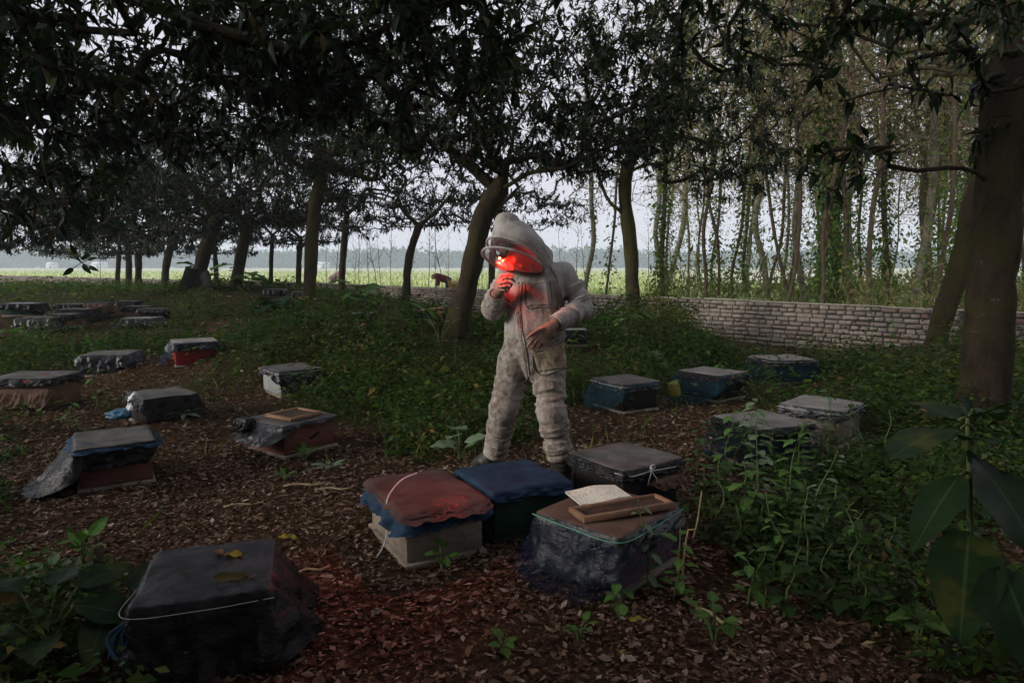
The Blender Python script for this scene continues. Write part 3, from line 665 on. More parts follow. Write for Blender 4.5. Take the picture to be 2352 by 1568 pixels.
hand = [(1521, 30, 3, 1.1, 'pale grey thick trunk far back in the open field gap'), (1618, 17.5, 0, .95, 'dark slim trunk leaning beside a slanted twin just behind the wall'), (1640, 17.2, 6, 1.1, 'slanting reddish trunk of the leaning pair behind the wall'),
        (1695, 16.4, 1, .9, 'thin dark trunk hung with green creeper behind the wall mid-span'), (1765, 24, 3, 1.0, 'pale grey forked trunk rising behind the thinner trees'), (1788, 14.6, 4, 1, 'straight black pole-like trunk right at the wall'),
        (1835, 15.5, 8, .9, 'slim forked trunk between the black pole and the creeper tree'), (1880, 14.6, 0, .9, 'thin trunk curving just behind the wall, next to the creeper-wrapped one'), (1908, 16, 7, 1, 'trunk wholly wrapped in bright green creeper up to the canopy'),
        (1978, 15, 5, 1, 'brown trunk under dry hanging vines, behind the wall'), (2003, 13.6, 0, 1, 'reddish brown trunk standing against the wall, nearest the leaning tree'), (2030, 16, 2, 1, 'forked trunk with creeper behind the reddish brown one'),
        (2078, 15, 3, .8, 'thick brown trunk between wall and the leaning mossy tree'), (2108, 13.2, 4, 1.1, 'straight slim brown trunk close to the leaning mossy tree'), (2130, 17, 5, 1, 'dry vine trunk seen just past the leaning mossy tree'), (2195, 14, 1, 1, 'thin trunk seen between the leaning tree and the thick trunk'),
        (1378, 17.6, 6, .9, 'crooked dark trunk rising behind the wall beside the person'), (1335, 24, 3, .8, 'pale thin trunk far behind the person near the field')]
sg = np.random.default_rng(77)
for i, (px, d, v, sc, lb) in enumerate(hand):
    X = at(px, 700, d)[0]
    if wall_dist(np.array([X]), np.array([d]))[0] < .5: d += 1.4; X = at(px, 700, d)[0]
    place_slim(v, X, d, sc, sg.uniform(0, 6.28), lb)
cnt = 0
back = []
while cnt < 54:
    px = sg.uniform(1500, 2420); d = sg.uniform(14.5, 32); X = at(px, 700, d)[0]
    if wall_dist(np.array([X]), np.array([d]))[0] < 2.0: continue
    v = int(sg.integers(0, 9)); back.append((px, d, v, X)); cnt += 1
marks = [(1521, 'the pale grey trunk'), (1630, 'the leaning pair'), (1695, 'the creeper-hung thin trunk'), (1788, 'the black pole-like trunk'), (1908, 'the creeper-wrapped trunk'), (2003, 'the reddish brown trunk'), (2108, 'the straight brown trunk'), (2195, 'the leaning mossy tree'), (2300, 'the thick near trunk')]
used_l = {}
for (px, d, v, X) in sorted(back):
    mk = min(marks, key=lambda q: abs(q[0] - px)); side = 'just past' if px > mk[0] else 'just before'
    lb = kinds[v] + ' deep in wood ' + side + ' ' + mk[1]; used_l[lb] = used_l.get(lb, 0) + 1
    if used_l[lb] > 1: lb = ['second ', 'third ', 'fourth ', 'fifth '][used_l[lb] - 2] + lb
    place_slim(v, X, d, sg.uniform(.8, 1.15), sg.uniform(0, 6.28), lb)
# bare saplings at the field edge
def sapling(seed, H):
    rg = np.random.default_rng(seed); mb = MB(); k = 7
    zz = np.linspace(-.1, H, k); w = np.cumsum(rg.normal(size=(k, 2)) * .05, 0); lean = rg.uniform(-.18, .18)
    P = np.column_stack([w[:, 0] + lean * zz, w[:, 1], zz]); mb.tube(catmull(P, .2), np.linspace(.018, .004, len(catmull(P, .2))), 4)
    for q in range(9):
        t = rg.uniform(.3, .95); b = np.array([np.interp(t * H, zz, P[:, i]) for i in range(3)]); a = rg.uniform(0, 6.28); Lb = rg.uniform(.3, .9)
        e = b + np.array([math.cos(a) * .6, math.sin(a) * .6, .75]) * Lb; mb.tube(np.array([b, (b + e) / 2 + rg.normal(size=3) * .04, e]), [.007, .005, .003], 3)
    nb = sum(len(v) for v in mb.V); N = 26
    h = rg.uniform(.3, 1, N) * H; b = np.column_stack([np.interp(h, zz, P[:, 0]), np.interp(h, zz, P[:, 1]), h]) + rg.normal(size=(N, 3)) * .25
    V, F = leaf_batch(b, rg.normal(size=(N, 3)), rg.normal(size=(N, 3)), np.full(N, .07), np.full(N, .04)); mb.add(V, F, None, 1)
    return mb.mesh('sapling', [M['bark_brown'], M['wood_leaf']], False, np.concatenate([np.zeros(nb), np.repeat(rg.uniform(0, 1, N), 5)]))
SP = [sapling(300 + i, rngH) for i, rngH in enumerate((3.2, 3.8, 2.6, 3.4, 2.9, 4.2))]
saps = [750, 770, 812, 828, 845, 862, 880, 905, 950, 985, 1002, 1012, 1030, 1062, 1078, 1098, 1112, 1295, 1318, 1352, 1400, 1490, 1500, 1545, 1570, 1585, 1665, 1720, 1740, 1815, 1850]
lmk = [(783, 'the mango by the farther worker'), (932, 'the wide-forked mango'), (1018, 'the worker in red'), (1120, 'the leaning trunk behind the person'), (1380, 'the crooked dark trunk'), (1455, 'the mossy mango trunk'), (1521, 'the pale grey trunk'), (1630, 'the leaning pair of slim trunks'), (1788, 'the black pole-like trunk')]
for i, px in enumerate(saps):
    d = 22 + 10 * sg.uniform() - max(0, (px - 1200)) * .008; X = at(px, 700, d)[0]
    while wall_dist(np.array([X]), np.array([d]))[0] < .7: d += .6; X = at(px, 700, d)[0]
    mk = min(lmk, key=lambda q: abs(q[0] - px)); sd = 'right' if px > mk[0] else 'left'; rk = sorted([abs(q - mk[0]) for q in saps if min(lmk, key=lambda w: abs(w[0] - q)) == mk and (q > mk[0]) == (px > mk[0])]).index(abs(px - mk[0]))
    link('bare_sapling', SP[i % 6], None, (X, d, -.02), sg.uniform(0, 6.28), None, ['first', 'second', 'third', 'fourth', 'fifth', 'sixth', 'seventh', 'eighth'][rk] + ' bare sapling behind the wall ' + sd + ' of ' + mk[1], 'sapling', 'bare saplings at the field edge').scale = (1, 1, sg.uniform(.8, 1.25))
link('bare_sapling', SP[0], None, (*at(233, 700, 20)[:2], tz(*at(233, 700, 20)[:2])), 2.0, None, 'lone crooked sapling inside the wall near the white house', 'sapling').scale = (.5, .5, .85)

# undergrowth behind the wall and crop in the field
def scatter_blades(name, X, Y, Z, h0, w0, mt, rg, lean=.35, label=None, cat=None, per=1, rlo=0, rhi=1):
    N = len(X); b = np.column_stack([X, Y, Z]); u = rg.normal(size=(N, 3)) * lean + [0, 0, 1]; L = h0 * rg.uniform(.5, 1.3, N)
    V, F = leaf_batch(b, u, rg.normal(size=(N, 3)), L, np.full(N, 1.0) * w0 * rg.uniform(.7, 1.3, N), .25, .1, None)
    return link(name, new_mesh(name, V, [F], mt, None, False, np.repeat(rg.uniform(rlo, rhi, N), 4)), kind='stuff', label=label, cat=cat)
rg = np.random.default_rng(91)
N = 55000; px = rg.uniform(-60, 2420, N); d = 18 + 150 * rg.uniform(0, 1, N) ** 2.2; X = (px - 1176) / 1568 * d
wd = wall_dist(X, d); k = (wd > .6) & ~((px > 1560) & (d > 45)); X = X[k]; d = d[k]
hh = np.where(X > -12, 1, 1)
M['crop'] = leaf_mat('crop_blade', [(0, (.20, .29, .08)), (.3, (.34, .41, .16)), (.55, (.52, .54, .32)), (1, (.72, .71, .60))], .35, .7, .1)
scatter_blades('field_crop', X, d, np.zeros(len(X)), .5, .10, M['crop'], rg, .35, 'green and pale flowering crop covering the field beyond the wall', 'crop')
N = 42000; px = rg.uniform(1480, 2420, N); d = rg.uniform(10, 30, N); X = (px - 1176) / 1568 * d; wd = wall_dist(X, d); k = (wd > .3) & (fbm(X * .6, d * .6, 0, 41) > .5)
X = X[k]; d = d[k]
scatter_blades('undergrowth', X, d, rg.uniform(0, 1, len(X)) ** 1.6 * (1.0 + 2.2 * sstep(.5, .75, fbm(X * .9, d * .9, 0, 47))), .16, .05, M['wood_leaf'], rg, .7, 'yellow-green undergrowth among the slender trees beyond the wall', 'undergrowth')
# far wood on the horizon
rg = np.random.default_rng(92)
NC = 1500; X = rg.uniform(-620, 700, NC); Y = 560 + rg.uniform(0, 160, NC) - .00012 * X ** 2; hgt = 9 + 8 * fbm(X / 55, Y / 200, 0, 51) + rg.uniform(-1, 3, NC)
per = 32; cx = np.repeat(X, per); cy2 = np.repeat(Y, per); ch = np.repeat(hgt, per); u = nrm(rg.normal(size=(NC * per, 3)))
P = np.column_stack([cx, cy2, ch * .52]) + u * np.column_stack([np.full(NC * per, 7.0), np.full(NC * per, 6.0), ch * .5]) * (rg.uniform(.5, 1, NC * per) ** .5)[:, None]
V, F = leaf_batch(P, rg.normal(size=(len(P), 3)), rg.normal(size=(len(P), 3)), np.full(len(P), 4.2), np.full(len(P), 3.0), .1, .1, None)
M['farwood'] = leaf_mat('far_wood_leaf', [(0, (.03, .05, .02)), (1, (.06, .085, .035))], 0, .9, .05)
link('far_wood', new_mesh('far_wood', V, [F], M['farwood'], None, False, np.repeat(rg.uniform(0, 1, len(P)), 4)), kind='stuff', label='hazy blue-grey wood along the far horizon', cat='wood')
# far houses
M['whitewash'] = rough_mat('whitewash', (.55, .55, .53), (.7, .7, .68), .5, .8, 0)
M['tin'] = rough_mat('tin_roof', (.5, .5, .5), (.68, .68, .68), .4, .5, 0)
for px, d, w, lb in ((229, 480, 8.5, 'tiny white house with a pale tin roof across the field, seen near the thin sapling'), (744, 470, 7.5, 'small domed pale hut across the field before the far wood'), (120, 520, 6, 'very small pale shed at the far edge of the field')):
    X = at(px, 612, d)[0]; root = thing('house', lb, 'house', (X, d, 0), 0, 'houses across the field')
    mb = MB(); mb.box((0, 0, 1.5), (w, 5, 3.0)); link('wall', mb.mesh('wall', [M['whitewash']]), root)
    rf = np.array([[-w / 2 - .4, -3, 2.9], [w / 2 + .4, -3, 2.9], [w / 2 + .4, 3, 2.9], [-w / 2 - .4, 3, 2.9], [-w / 2 - .4, 0, 4.6], [w / 2 + .4, 0, 4.6]])
    link('roof', new_mesh('roof', rf, [[[0, 1, 5, 4], [2, 3, 4, 5], [0, 3, 2, 1]], [[0, 4, 3], [1, 2, 5]]], M['tin']), root)
    mb = MB(); mb.box((0, -2.52, 1.0), (1.0, .06, 2.0)); link('door', mb.mesh('door', [M['mortar']]), root)
print('wood', time.time() - T0)
# ------------------------------------------------------------------ beehives
def plastic_mat(name, c1, c2, rough=.35, scale=5, crinkle=.5, spec=.13):
    m, n, l, bs = mat(name)
    t = noise(n, l, scale, 6, .7); r = ramp(n, [(.4, c1), (.72, c2)]); l.new(t.outputs[0], r.inputs[0]); l.new(r.outputs[0], bs.inputs['Base Color'])
    bs.inputs['Roughness'].default_value = rough; bs.inputs['Specular IOR Level'].default_value = spec
    b = noise(n, l, 14, 5, .65, stretch=(1, 1, 1.6)); bump(n, l, bs, b.outputs[0], crinkle, .02)
    return m
M['plastic'] = plastic_mat('black_plastic', (.005, .005, .006), (.016, .0155, .015), .25, 5, .8)
M['plastic_worn'] = plastic_mat('worn_plastic', (.007, .007, .008), (.05, .05, .054), .24, 9, .55, .25)
M['cover_top'] = rough_mat('dusty_skylit_cover', (.055, .051, .047), (.145, .136, .124), 3.5, .8, .5, .006, .12)  # grey of dust, with the sky's reflection on tops put into the colour
M['cover_pale'] = rough_mat('pale_dusty_skylit_cover', (.14, .128, .115), (.27, .25, .225), 4, .8, .5, .006, .1)  # paler dust grey, reflected sky put into the colour as well
M['cloth_red'] = rough_mat('brown_felt', (.052, .031, .027), (.095, .062, .054), 4, .95, .7, .006, .1, bscale=90)
M['cloth_brown'] = rough_mat('brown_sacking', (.09, .05, .035), (.15, .10, .075), 5, .95, .6, .006, .1, bscale=70)
M['cloth_blue'] = rough_mat('blue_netting_fold', (.004, .015, .034), (.012, .042, .088), 5, .7, .6, .008, .2, bscale=50, mid=(.3, .7))
def net_mat(name, c, op):
    m, n, l, bs = mat(name)
    t = noise(n, l, 4, 4, .6); r = ramp(n, [(.3, tuple(.5 * v for v in c)), (.7, c)]); l.new(t.outputs[0], r.inputs[0]); l.new(r.outputs[0], bs.inputs['Base Color']); bs.inputs['Roughness'].default_value = .7; bs.inputs['Specular IOR Level'].default_value = .08
    tr = n.new('ShaderNodeBsdfTransparent'); mx = n.new('ShaderNodeMixShader'); f = ramp(n, [(.3, (op * .7,) * 3), (.7, (min(1, op * 1.25),) * 3)]); l.new(t.outputs[0], f.inputs[0])
    l.new(f.outputs[0], mx.inputs[0]); l.new(tr.outputs[0], mx.inputs[1]); l.new(bs.outputs[0], mx.inputs[2]); l.new(mx.outputs[0], n['Material Output'].inputs[0])
    return m
M['net'] = net_mat('blue_net', (.006, .022, .06), .3)
M['net_teal'] = net_mat('teal_net', (.008, .035, .05), .62)
M['bag'] = rough_mat('blue_bag', (.007, .06, .12), (.015, .11, .20), 8, .5, .5, .01, .4)
M['bag_white'] = rough_mat('white_bag', (.45, .46, .5), (.65, .66, .7), 8, .6, .5, .01, .3)
def wood_mat(name, c1, c2, dirt=(.05, .04, .03)):
    m, n, l, bs = mat(name)
    t = noise(n, l, 5, 6, .7, stretch=(1, 1, 7)); r = ramp(n, [(.3, c1), (.7, c2)]); l.new(t.outputs[0], r.inputs[0])
    t2 = noise(n, l, 4.5, 5, .7); f = ramp(n, [(.5, (0, 0, 0)), (.75, (.75, .75, .75))]); l.new(t2.outputs[0], f.inputs[0])
    l.new(mixc(n, l, f.outputs[0], r.outputs[0], dirt), bs.inputs['Base Color']); bs.inputs['Roughness'].default_value = .85; bs.inputs['Specular IOR Level'].default_value = .06
    b = noise(n, l, 20, 6, .7, stretch=(1, 1, 8)); bump(n, l, bs, b.outputs[0], .4, .004)
    return m
M['wood_grey'] = wood_mat('weathered_wood', (.14, .115, .09), (.27, .225, .18))
M['wood_pale'] = wood_mat('pale_painted_wood', (.20, .205, .20), (.30, .305, .29), (.10, .095, .08))
M['wood_red'] = wood_mat('red_painted_wood', (.10, .034, .028), (.17, .075, .06), (.06, .04, .03))
M['wood_crimson'] = wood_mat('crimson_painted_wood', (.20, .02, .022), (.28, .035, .035), (.10, .03, .025))
M['wood_pink'] = wood_mat('faded_pink_wood', (.13, .075, .06), (.21, .13, .11), (.07, .05, .04))
M['wood_green'] = wood_mat('green_painted_wood', (.01, .035, .025), (.02, .06, .04), (.02, .02, .015))
M['wood_dark'] = wood_mat('dark_tarred_wood', (.012, .011, .010), (.03, .027, .024), (.02, .017, .014))
M['wood_brown'] = wood_mat('brown_wood', (.13, .07, .04), (.24, .14, .085))
M['wood_frame'] = wood_mat('frame_wood', (.17, .095, .055), (.28, .17, .11), (.09, .055, .035))
M['comb'] = rough_mat('old_comb', (.022, .012, .007), (.07, .035, .018), 9, .8, .9, .01, .3, bscale=60)
M['dark'] = rough_mat('dark_gap', (.01, .01, .01), (.02, .018, .015), 5, .9, 0)
M['cord'] = rough_mat('white_cord', (.45, .44, .42), (.6, .58, .55), 20, .7, 0)
M['cord_green'] = rough_mat('green_cord', (.10, .30, .22), (.16, .40, .30), 20, .6, 0)

def drape(lx, ly, z, sk, fl, seed, amp=.018, top=0.004, topm=0, skm=1, zmin=.012, hem=.25, oh=.012, nper=168, rings=9, tilt=(0, 0), nf=9):
    """sheet over a rectangular top with a skirt on each side (front -y, right +x, back +y, left -x)"""
    rg = np.random.default_rng(seed); hx, hy = lx / 2 + oh, ly / 2 + oh; rc = .025
    s = np.linspace(0, 1, nper, endpoint=False); an = 2 * np.pi * s
    # walk the rectangle evenly
    per = 2 * (2 * hx + 2 * hy); q = s * per; X = np.empty(nper); Y = np.empty(nper); NX = np.zeros(nper); NY = np.zeros(nper)
    for i, v in enumerate(q):
        if v < 2 * hx: X[i], Y[i] = -hx + v, -hy; NY[i] = -1
        elif v < 2 * hx + 2 * hy: X[i], Y[i] = hx, -hy + (v - 2 * hx); NX[i] = 1
        elif v < 4 * hx + 2 * hy: X[i], Y[i] = hx - (v - 2 * hx - 2 * hy), hy; NY[i] = 1
        else: X[i], Y[i] = -hx, hy - (v - 4 * hx - 2 * hy); NX[i] = -1
    def smooth(a, k=5):
        w = np.ones(2 * k + 1); w /= w.sum(); return np.convolve(np.concatenate([a[-k:], a, a[:k]]), w, 'valid')
    NXs, NYs = smooth(NX, 3), smooth(NY, 3); Xs, Ys = smooth(X, 1), smooth(Y, 1)
    wt = np.stack([np.maximum(0, -NY), np.maximum(0, NX), np.maximum(0, NY), np.maximum(0, -NX)], 1)
    Ln = smooth(wt @ np.array(sk), 4); Fl = smooth(wt @ np.array(fl), 4)
    ph = rg.uniform(0, 6.28, 6)
    fold = sum(np.sin(an * (nf + 3 * k) + ph[k] + 1.5 * np.sin(an * 3 + ph[k - 1])) / (1 + .6 * k) for k in range(4)) / 1.6
    hm = 1 + hem * (fbm(np.cos(an) * 3 + seed, np.sin(an) * 3, 0, seed) - .5) * 2 + hem * .5 * (fbm(np.cos(an) * 9 + seed, np.sin(an) * 9, 0, seed + 3) - .5) * 2
    Ln = Ln * hm
    V = []; mi = []
    tr = [.0, .15, .3, .42, .54, .65, .75, .83, .9, .96, 1.0]
    def topz(x, y): return z + top * (fbm(x * 9 + seed, y * 9, 0, seed) - .5) * 2 + top * 1.2 * (fbm(x * 3 + seed, y * 5, 0, seed + 7) - .5) * 2 + top * .9 * (.5 - np.abs(2 * vnoise(x * 16 + y * 6 + seed, y * 5, 0, seed + 9) - 1)) + tilt[0] * x + tilt[1] * y
    V.append(np.array([[0, 0, float(topz(np.array([0.]), np.array([0.]))[0])]]))
    for t in tr[1:]:
        x, y = Xs * t, Ys * t; V.append(np.column_stack([x, y, topz(x, y) - (.004 if t == 1 else 0)]))
    ze = topz(Xs, Ys)
    for k in range(1, rings + 1):
        v = k / rings; o = .004 + Fl * v ** 1.15 + amp * (v ** .8) * (.4 + .55 * fold) + .002 * rg.normal(size=nper) * v + amp * 1.3 * v ** .6 * (fbm(np.cos(an) * 7 + seed, np.sin(an) * 7, v * 3.5 + seed, seed + 11) - .45) * 2 + .022 * (.5 - np.abs(2 * vnoise(s * 46 + v * 4, v * 5 + seed, 0, seed) - 1)) * min(1, v * 2) + .005 * (.5 - np.abs(2 * vnoise(s * 90 - v * 6, v * 9 + seed, 0, seed + 5) - 1)) * min(1, v * 2)
        zz = ze - .006 - Ln * v; dn = np.maximum(0, zmin + .01 - zz); o = np.maximum(o, .003) + dn * .6
        V.append(np.column_stack([Xs + NXs * o, Ys + NYs * o, np.maximum(zz, zmin + .004 * rg.uniform(0, 1, nper))]))
    V = np.vstack(V); T = []; Q = []; mt = []; mq = []
    j = np.arange(nper); j2 = (j + 1) % nper
    T = np.column_stack([np.zeros(nper, int), 1 + j, 1 + j2])
    for k in range(len(tr) - 2 + rings):
        a = 1 + k * nper; Q.append(np.column_stack([a + j, a + nper + j, a + nper + j2, a + j2])); mq += [topm if k < len(tr) - 2 else skm] * nper
    return V, T, np.vstack(Q), [topm] * nper + mq
HIVE_GROUP = 'beehive boxes set out under the orchard trees'
HIVES = []
def hive(label, pos, yaw, lx=.46, ly=.42, h=.24, box='wood_grey', cov=('cover_top', 'plastic'), sk=(.12, .12, .1, .12), fl=(.02, .02, .02, .02), amp=.018, net=None, seed=1, band=True, corner=False, top=.004, hem=.25, tilt=(0, 0), floor='wood_grey', zoff=0.0, nf=9, front='wood'):
    """pos: ground point of the near corner (corner=True) or of the centre; yaw in degrees"""
    a = R(yaw); ex = np.array([math.cos(a), math.sin(a)]); ey = np.array([-math.sin(a), math.cos(a)])
    c = np.array(pos[:2], float)
    if corner: c = c + ex * lx / 2 + ey * ly / 2
    z0 = min(tz(*(c + ex * sx * lx / 2 + ey * sy * ly / 2)) for sx in (-1, 1) for sy in (-1, 1)) + zoff
    root = thing('beehive', label, 'beehive', (c[0], c[1], z0), a, HIVE_GROUP)
    mb = MB(); mb.box((0, 0, .012), (lx + .03, ly + .05, .03), .003); link('floor_board', mb.mesh('floor_board', [M[floor]]), root)
    t = .022; mb = MB(); zb = .028 + (h - .028) / 2
    mb.box((0, -ly / 2 + t / 2, zb), (lx, t, h - .03), .003); link('side_board', mb.mesh('side_board', [M[box]]), root)
    mb = MB(); mb.box((0, ly / 2 - t / 2, zb), (lx, t, h - .03), .003); link('side_board', mb.mesh('side_board', [M[box]]), root)
    for s in (-1, 1):
        mb = MB(); mb.box((s * (lx / 2 - t / 2 - .0015), 0, zb - .002), (t, ly - 2 * t + .001, h - .036), .002); link('end_board', mb.mesh('end_board', [M[box]]), root)
    mb = MB(); mb.box((0, 0, h + .0145), (lx + .016, ly + .016, .028), .003); link('lid', mb.mesh('lid', [M[box]]), root)
    if net:
        V, T, Q, mi = drape(lx + .012, ly + .012, h + .032, net['sk'], net['fl'], seed + 50, net.get('amp', .03), .002, hem=net.get('hem', .2), nf=7)
        link('net', new_mesh('net', V, [T, Q], [M[net.get('m', 'net')]], [0] * len(mi), True), root)
    V, T, Q, mi = drape(lx + .02, ly + .02, h + .037, sk, fl, seed, amp, top, hem=hem, tilt=tilt, nf=nf)
    link('cover', new_mesh('cover', V, [T, Q], [M[cov[0]], M[cov[1]]], mi, 'cloth' in cov[1]), root)
    HIVES.append(root)
    return root
def loc_of(root, p):
    a = root.rotation_euler[2]; v = np.array(p, float) - np.array(root.location); c, s = math.cos(-a), math.sin(-a)
    return np.array([v[0] * c - v[1] * s, v[0] * s + v[1] * c, v[2]])
def cord_part(root, pts, r=.0035, m='cord', name='cord', world=False):
    P = [loc_of(root, p) if world else p for p in pts]
    mb = MB(); mb.tube(catmull(P, .025), r, 6); return link(name, mb.mesh(name, [M[m]], True), root)

# the four close hives
U = hive('pale wooden hive under a brown-red felt sheet with blue netting and a white cord', (-.485, 3.02), 28, .385, .55, .235, 'wood_grey', ('cloth_red', 'cloth_red'), (.03, .015, .015, .015), (.05, .015, .01, .01), .012, dict(sk=(.075, .06, .06, .09), fl=(.01, .02, .01, .012), m='cloth_blue'), 1, corner=True, top=.006)
V_ = hive('dark green hive topped with a folded blue cloth, beside the boots', (-.085, 3.30), 28, .42, .43, .235, 'wood_green', ('cloth_blue', 'cloth_blue'), (.055, .05, .05, .055), (.012,) * 4, .012, None, 2, corner=True, top=.011, floor='wood_dark')
W_ = hive('hive wrapped in black plastic and blue net, carrying the open notebook', (.45, 2.77), 48, .47, .42, .245, 'wood_pink', ('cloth_brown', 'plastic_worn'), (.07, .03, .05, .25), (.015, .01, .02, .04), .014, dict(sk=(.16, .02, .2, .27), fl=(.05, .01, .08, .17), amp=.02), 3, corner=True, top=.004)
X_ = hive('hive with a smooth dusty black cover tied with a white string, behind the boots', (.60, 3.58), 35, .43, .42, .26, 'wood_dark', ('cover_top', 'plastic'), (.055, .06, .05, .055), (.012,) * 4, .008, None, 4, corner=True, top=.005, hem=.15)
T_ = hive('hive nearest the camera, shrouded in shiny black plastic with a yellow leaf on top', (-1.25, 2.16), 17, .40, .44, .25, 'wood_grey', ('plastic_worn', 'plastic'), (.26, .24, .18, .16), (.02, .12, .02, .0), .045, None, 5, corner=True, top=.006, nf=6)
T_.children[5].data.materials[0] = plastic_mat('dusty_black_plastic', (.008, .0077, .0074), (.026, .0245, .023), .33, 6, .8)
S_ = hive('hive with a dusty sheet slanting from its top down to the ground on one side', (-2.66, 4.08), 32, .40, .46, .25, 'wood_red', ('cover_top', 'plastic'), (.13, .012, .06, .30), (.012, .005, .02, .24), .01, dict(sk=(.02, .04, .09, .02), fl=(.01, .03, .06, .01), m='cloth_blue'), 6, corner=True, hem=.1)
R_ = hive('faded red hive with an old comb frame lying on its flipped-up plastic cover', (-1.66, 4.87), 54, .46, .44, .22, 'wood_red', ('cover_top', 'plastic_worn'), (.02, .02, .02, .13), (.01, .01, .01, .13), .02, None, 7, corner=True)
P_ = hive('bulky hive bundled in black plastic with a white bag and blue net at its side', (-3.22, 5.9), 44, .42, .46, .24, 'wood_dark', ('cover_top', 'plastic'), (.20, .2, .1, .05), (.03, .08, .03, .01), .03, None, 8, corner=True, top=.008)
Q_ = hive('pale grey hive under crumpled black plastic on the leafy path', (-2.42, 7.05), 40, .44, .5, .25, 'wood_pale', ('cover_top', 'plastic_worn'), (.19, .12, .08, .06), (.03, .04, .02, .01), .035, None, 9, corner=True, hem=.5)
N_ = hive('hive with a crimson front board below a grey draped cover', (-4.05, 8.15), 30, .46, .46, .27, 'wood_crimson', ('cover_pale', 'plastic_worn'), (.10, .12, .06, .13), (.02, .06, .02, .03), .03, dict(sk=(.05, .02, .05, .26), fl=(.01, .01, .02, .10)), 10, corner=True, hem=.4)
M_ = hive('hive under a stiff crumpled grey cover, beside a blue bag', (-5.25, 8.25), 10, .5, .46, .24, 'wood_dark', ('cover_top', 'plastic_worn'), (.16, .15, .06, .09), (.03, .07, .02, .05), .045, None, 11, corner=True, hem=.5)
O_ = hive('broad brown hive with red stripes on its cover at the picture edge', (-5.05, 6.55), 3, .56, .46, .3, 'wood_brown', ('cover_top', 'plastic'), (.07, .07, .05, .05), (.02,) * 4, .015, None, 12, corner=True, floor='wood_dark')
Y_ = hive('black hive with a yellow scrap at its corner, beyond the string-tied hive', (1.06, 6.42), 30, .42, .44, .26, 'wood_dark', ('cover_top', 'plastic_worn'), (.07, .09, .05, .09), (.01,) * 4, .01, dict(sk=(.02, .02, .02, .25), fl=(.02, .01, .01, .14), m='net_teal'), 13, corner=True)
Z_ = hive('hive with a ruffled dark cover and blue-green net trailing to the ground', (2.1, 6.85), 38, .44, .48, .25, 'wood_dark', ('cover_pale', 'plastic'), (.09, .12, .06, .07), (.03, .07, .02, .04), .035, dict(sk=(.04, .03, .05, .30), fl=(.02, .01, .02, .24), m='net_teal'), 14, corner=True, hem=.4)
AA = hive('hive with blue net and ragged plastic nearest the brick wall', (3.0, 7.75), 12, .52, .46, .25, 'wood_dark', ('cover_pale', 'plastic'), (.06, .15, .06, .07), (.02, .07, .02, .03), .035, dict(sk=(.22, .03, .05, .25), fl=(.05, .01, .02, .10), m='net_teal'), 15, corner=True, hem=.5)
AB = hive('hive with a pale dusty cover and thin cord among the weeds', (2.52, 5.15), 46, .47, .44, .27, 'wood_grey', ('cover_pale', 'plastic_worn'), (.07, .07, .05, .085), (.012,) * 4, .012, None, 16, corner=True)
AC = hive('hive with blue net down its side, half hidden by tall weeds', (1.68, 4.55), 22, .46, .44, .27, 'wood_dark', ('cover_pale', 'plastic'), (.05, .05, .05, .05), (.012,) * 4, .015, dict(sk=(.24, .1, .1, .27), fl=(.03, .02, .02, .12)), 17, corner=True)
# far hives
def fh(label, px0, px1, ytop, ybot, yaw, d, **k):
    """far hive by its extents in view: d gives the distance"""
    w = (px1 - px0) / 1568 * d; X = ((px0 + px1) / 2 - 1176) / 1568 * d
    h = max(.2, (ybot - ytop) / 1568 * d - .035)
    lx = w / (abs(math.cos(R(yaw))) + .85 * abs(math.sin(R(yaw)))); zoff = (at(px0, ybot, d)[2] - tz(X, d + .2))
    return hive(label, (X, d + .2), yaw, lx * .92, lx * .8, min(h, .3), zoff=max(-.06, min(.1, zoff)), **k)
fh('hive half covered by ragged green-black cloth beyond the taro plant', 0, 76, 695, 724, 8, 13.2, box='wood_green', cov=('plastic', 'plastic'), sk=(.1, .16, .05, .05), fl=(.03, .1, .02, .02), amp=.04, seed=20)
fh('rear one of two overlapping grey-topped hives near the orange-brown one', 121, 184, 697, 722, 5, 13.6, box='wood_dark', sk=(.09, .05, .05, .09), seed=21)
fh('front one of two overlapping grey-topped hives, pinkish board below', 124, 200, 707, 742, 6, 12.7, box='wood_pink', sk=(.12, .16, .05, .05), fl=(.02, .1, .02, .02), amp=.03, seed=22)
fh('orange-brown hive with blue netting thrown on its top', 188, 242, 697, 722, 10, 13.2, box='wood_brown', cov=('cloth_blue', 'cloth_brown'), sk=(.075, .03, .03, .03), fl=(.02, .01, .01, .01), seed=23, floor='wood_dark')
fh('rearmost of the four hives standing in a staggered row', 262, 308, 692, 715, 8, 14.3, box='wood_dark', sk=(.1, .05, .05, .05), seed=24)
fh('hive with one corner of its cover folded back, second in the staggered row', 276, 335, 702, 728, 8, 13.5, box='wood_pink', sk=(.09, .05, .05, .1), fl=(.02, .02, .02, .05), amp=.03, seed=25)
fh('hive third in the staggered row, touching the grass mound', 310, 374, 714, 736, 8, 12.8, box='wood_dark', cov=('cover_top', 'plastic_worn'), sk=(.07, .06, .05, .07), seed=26)
fh('hive with plastic flap and blue net trailing, front of the staggered row', 274, 348, 731, 764, 5, 12.0, box='wood_dark', cov=('cover_pale', 'plastic_worn'), sk=(.12, .13, .05, .12), fl=(.02, .1, .02, .03), amp=.04, seed=27, net=dict(sk=(.03, .03, .03, .28), fl=(.02, .01, .01, .38), m='net'))
fh('brown-fronted hive with a thick grey slab top', 98, 162, 722, 752, 5, 11.9, box='wood_brown', sk=(.09, .06, .05, .06), amp=.03, seed=28)
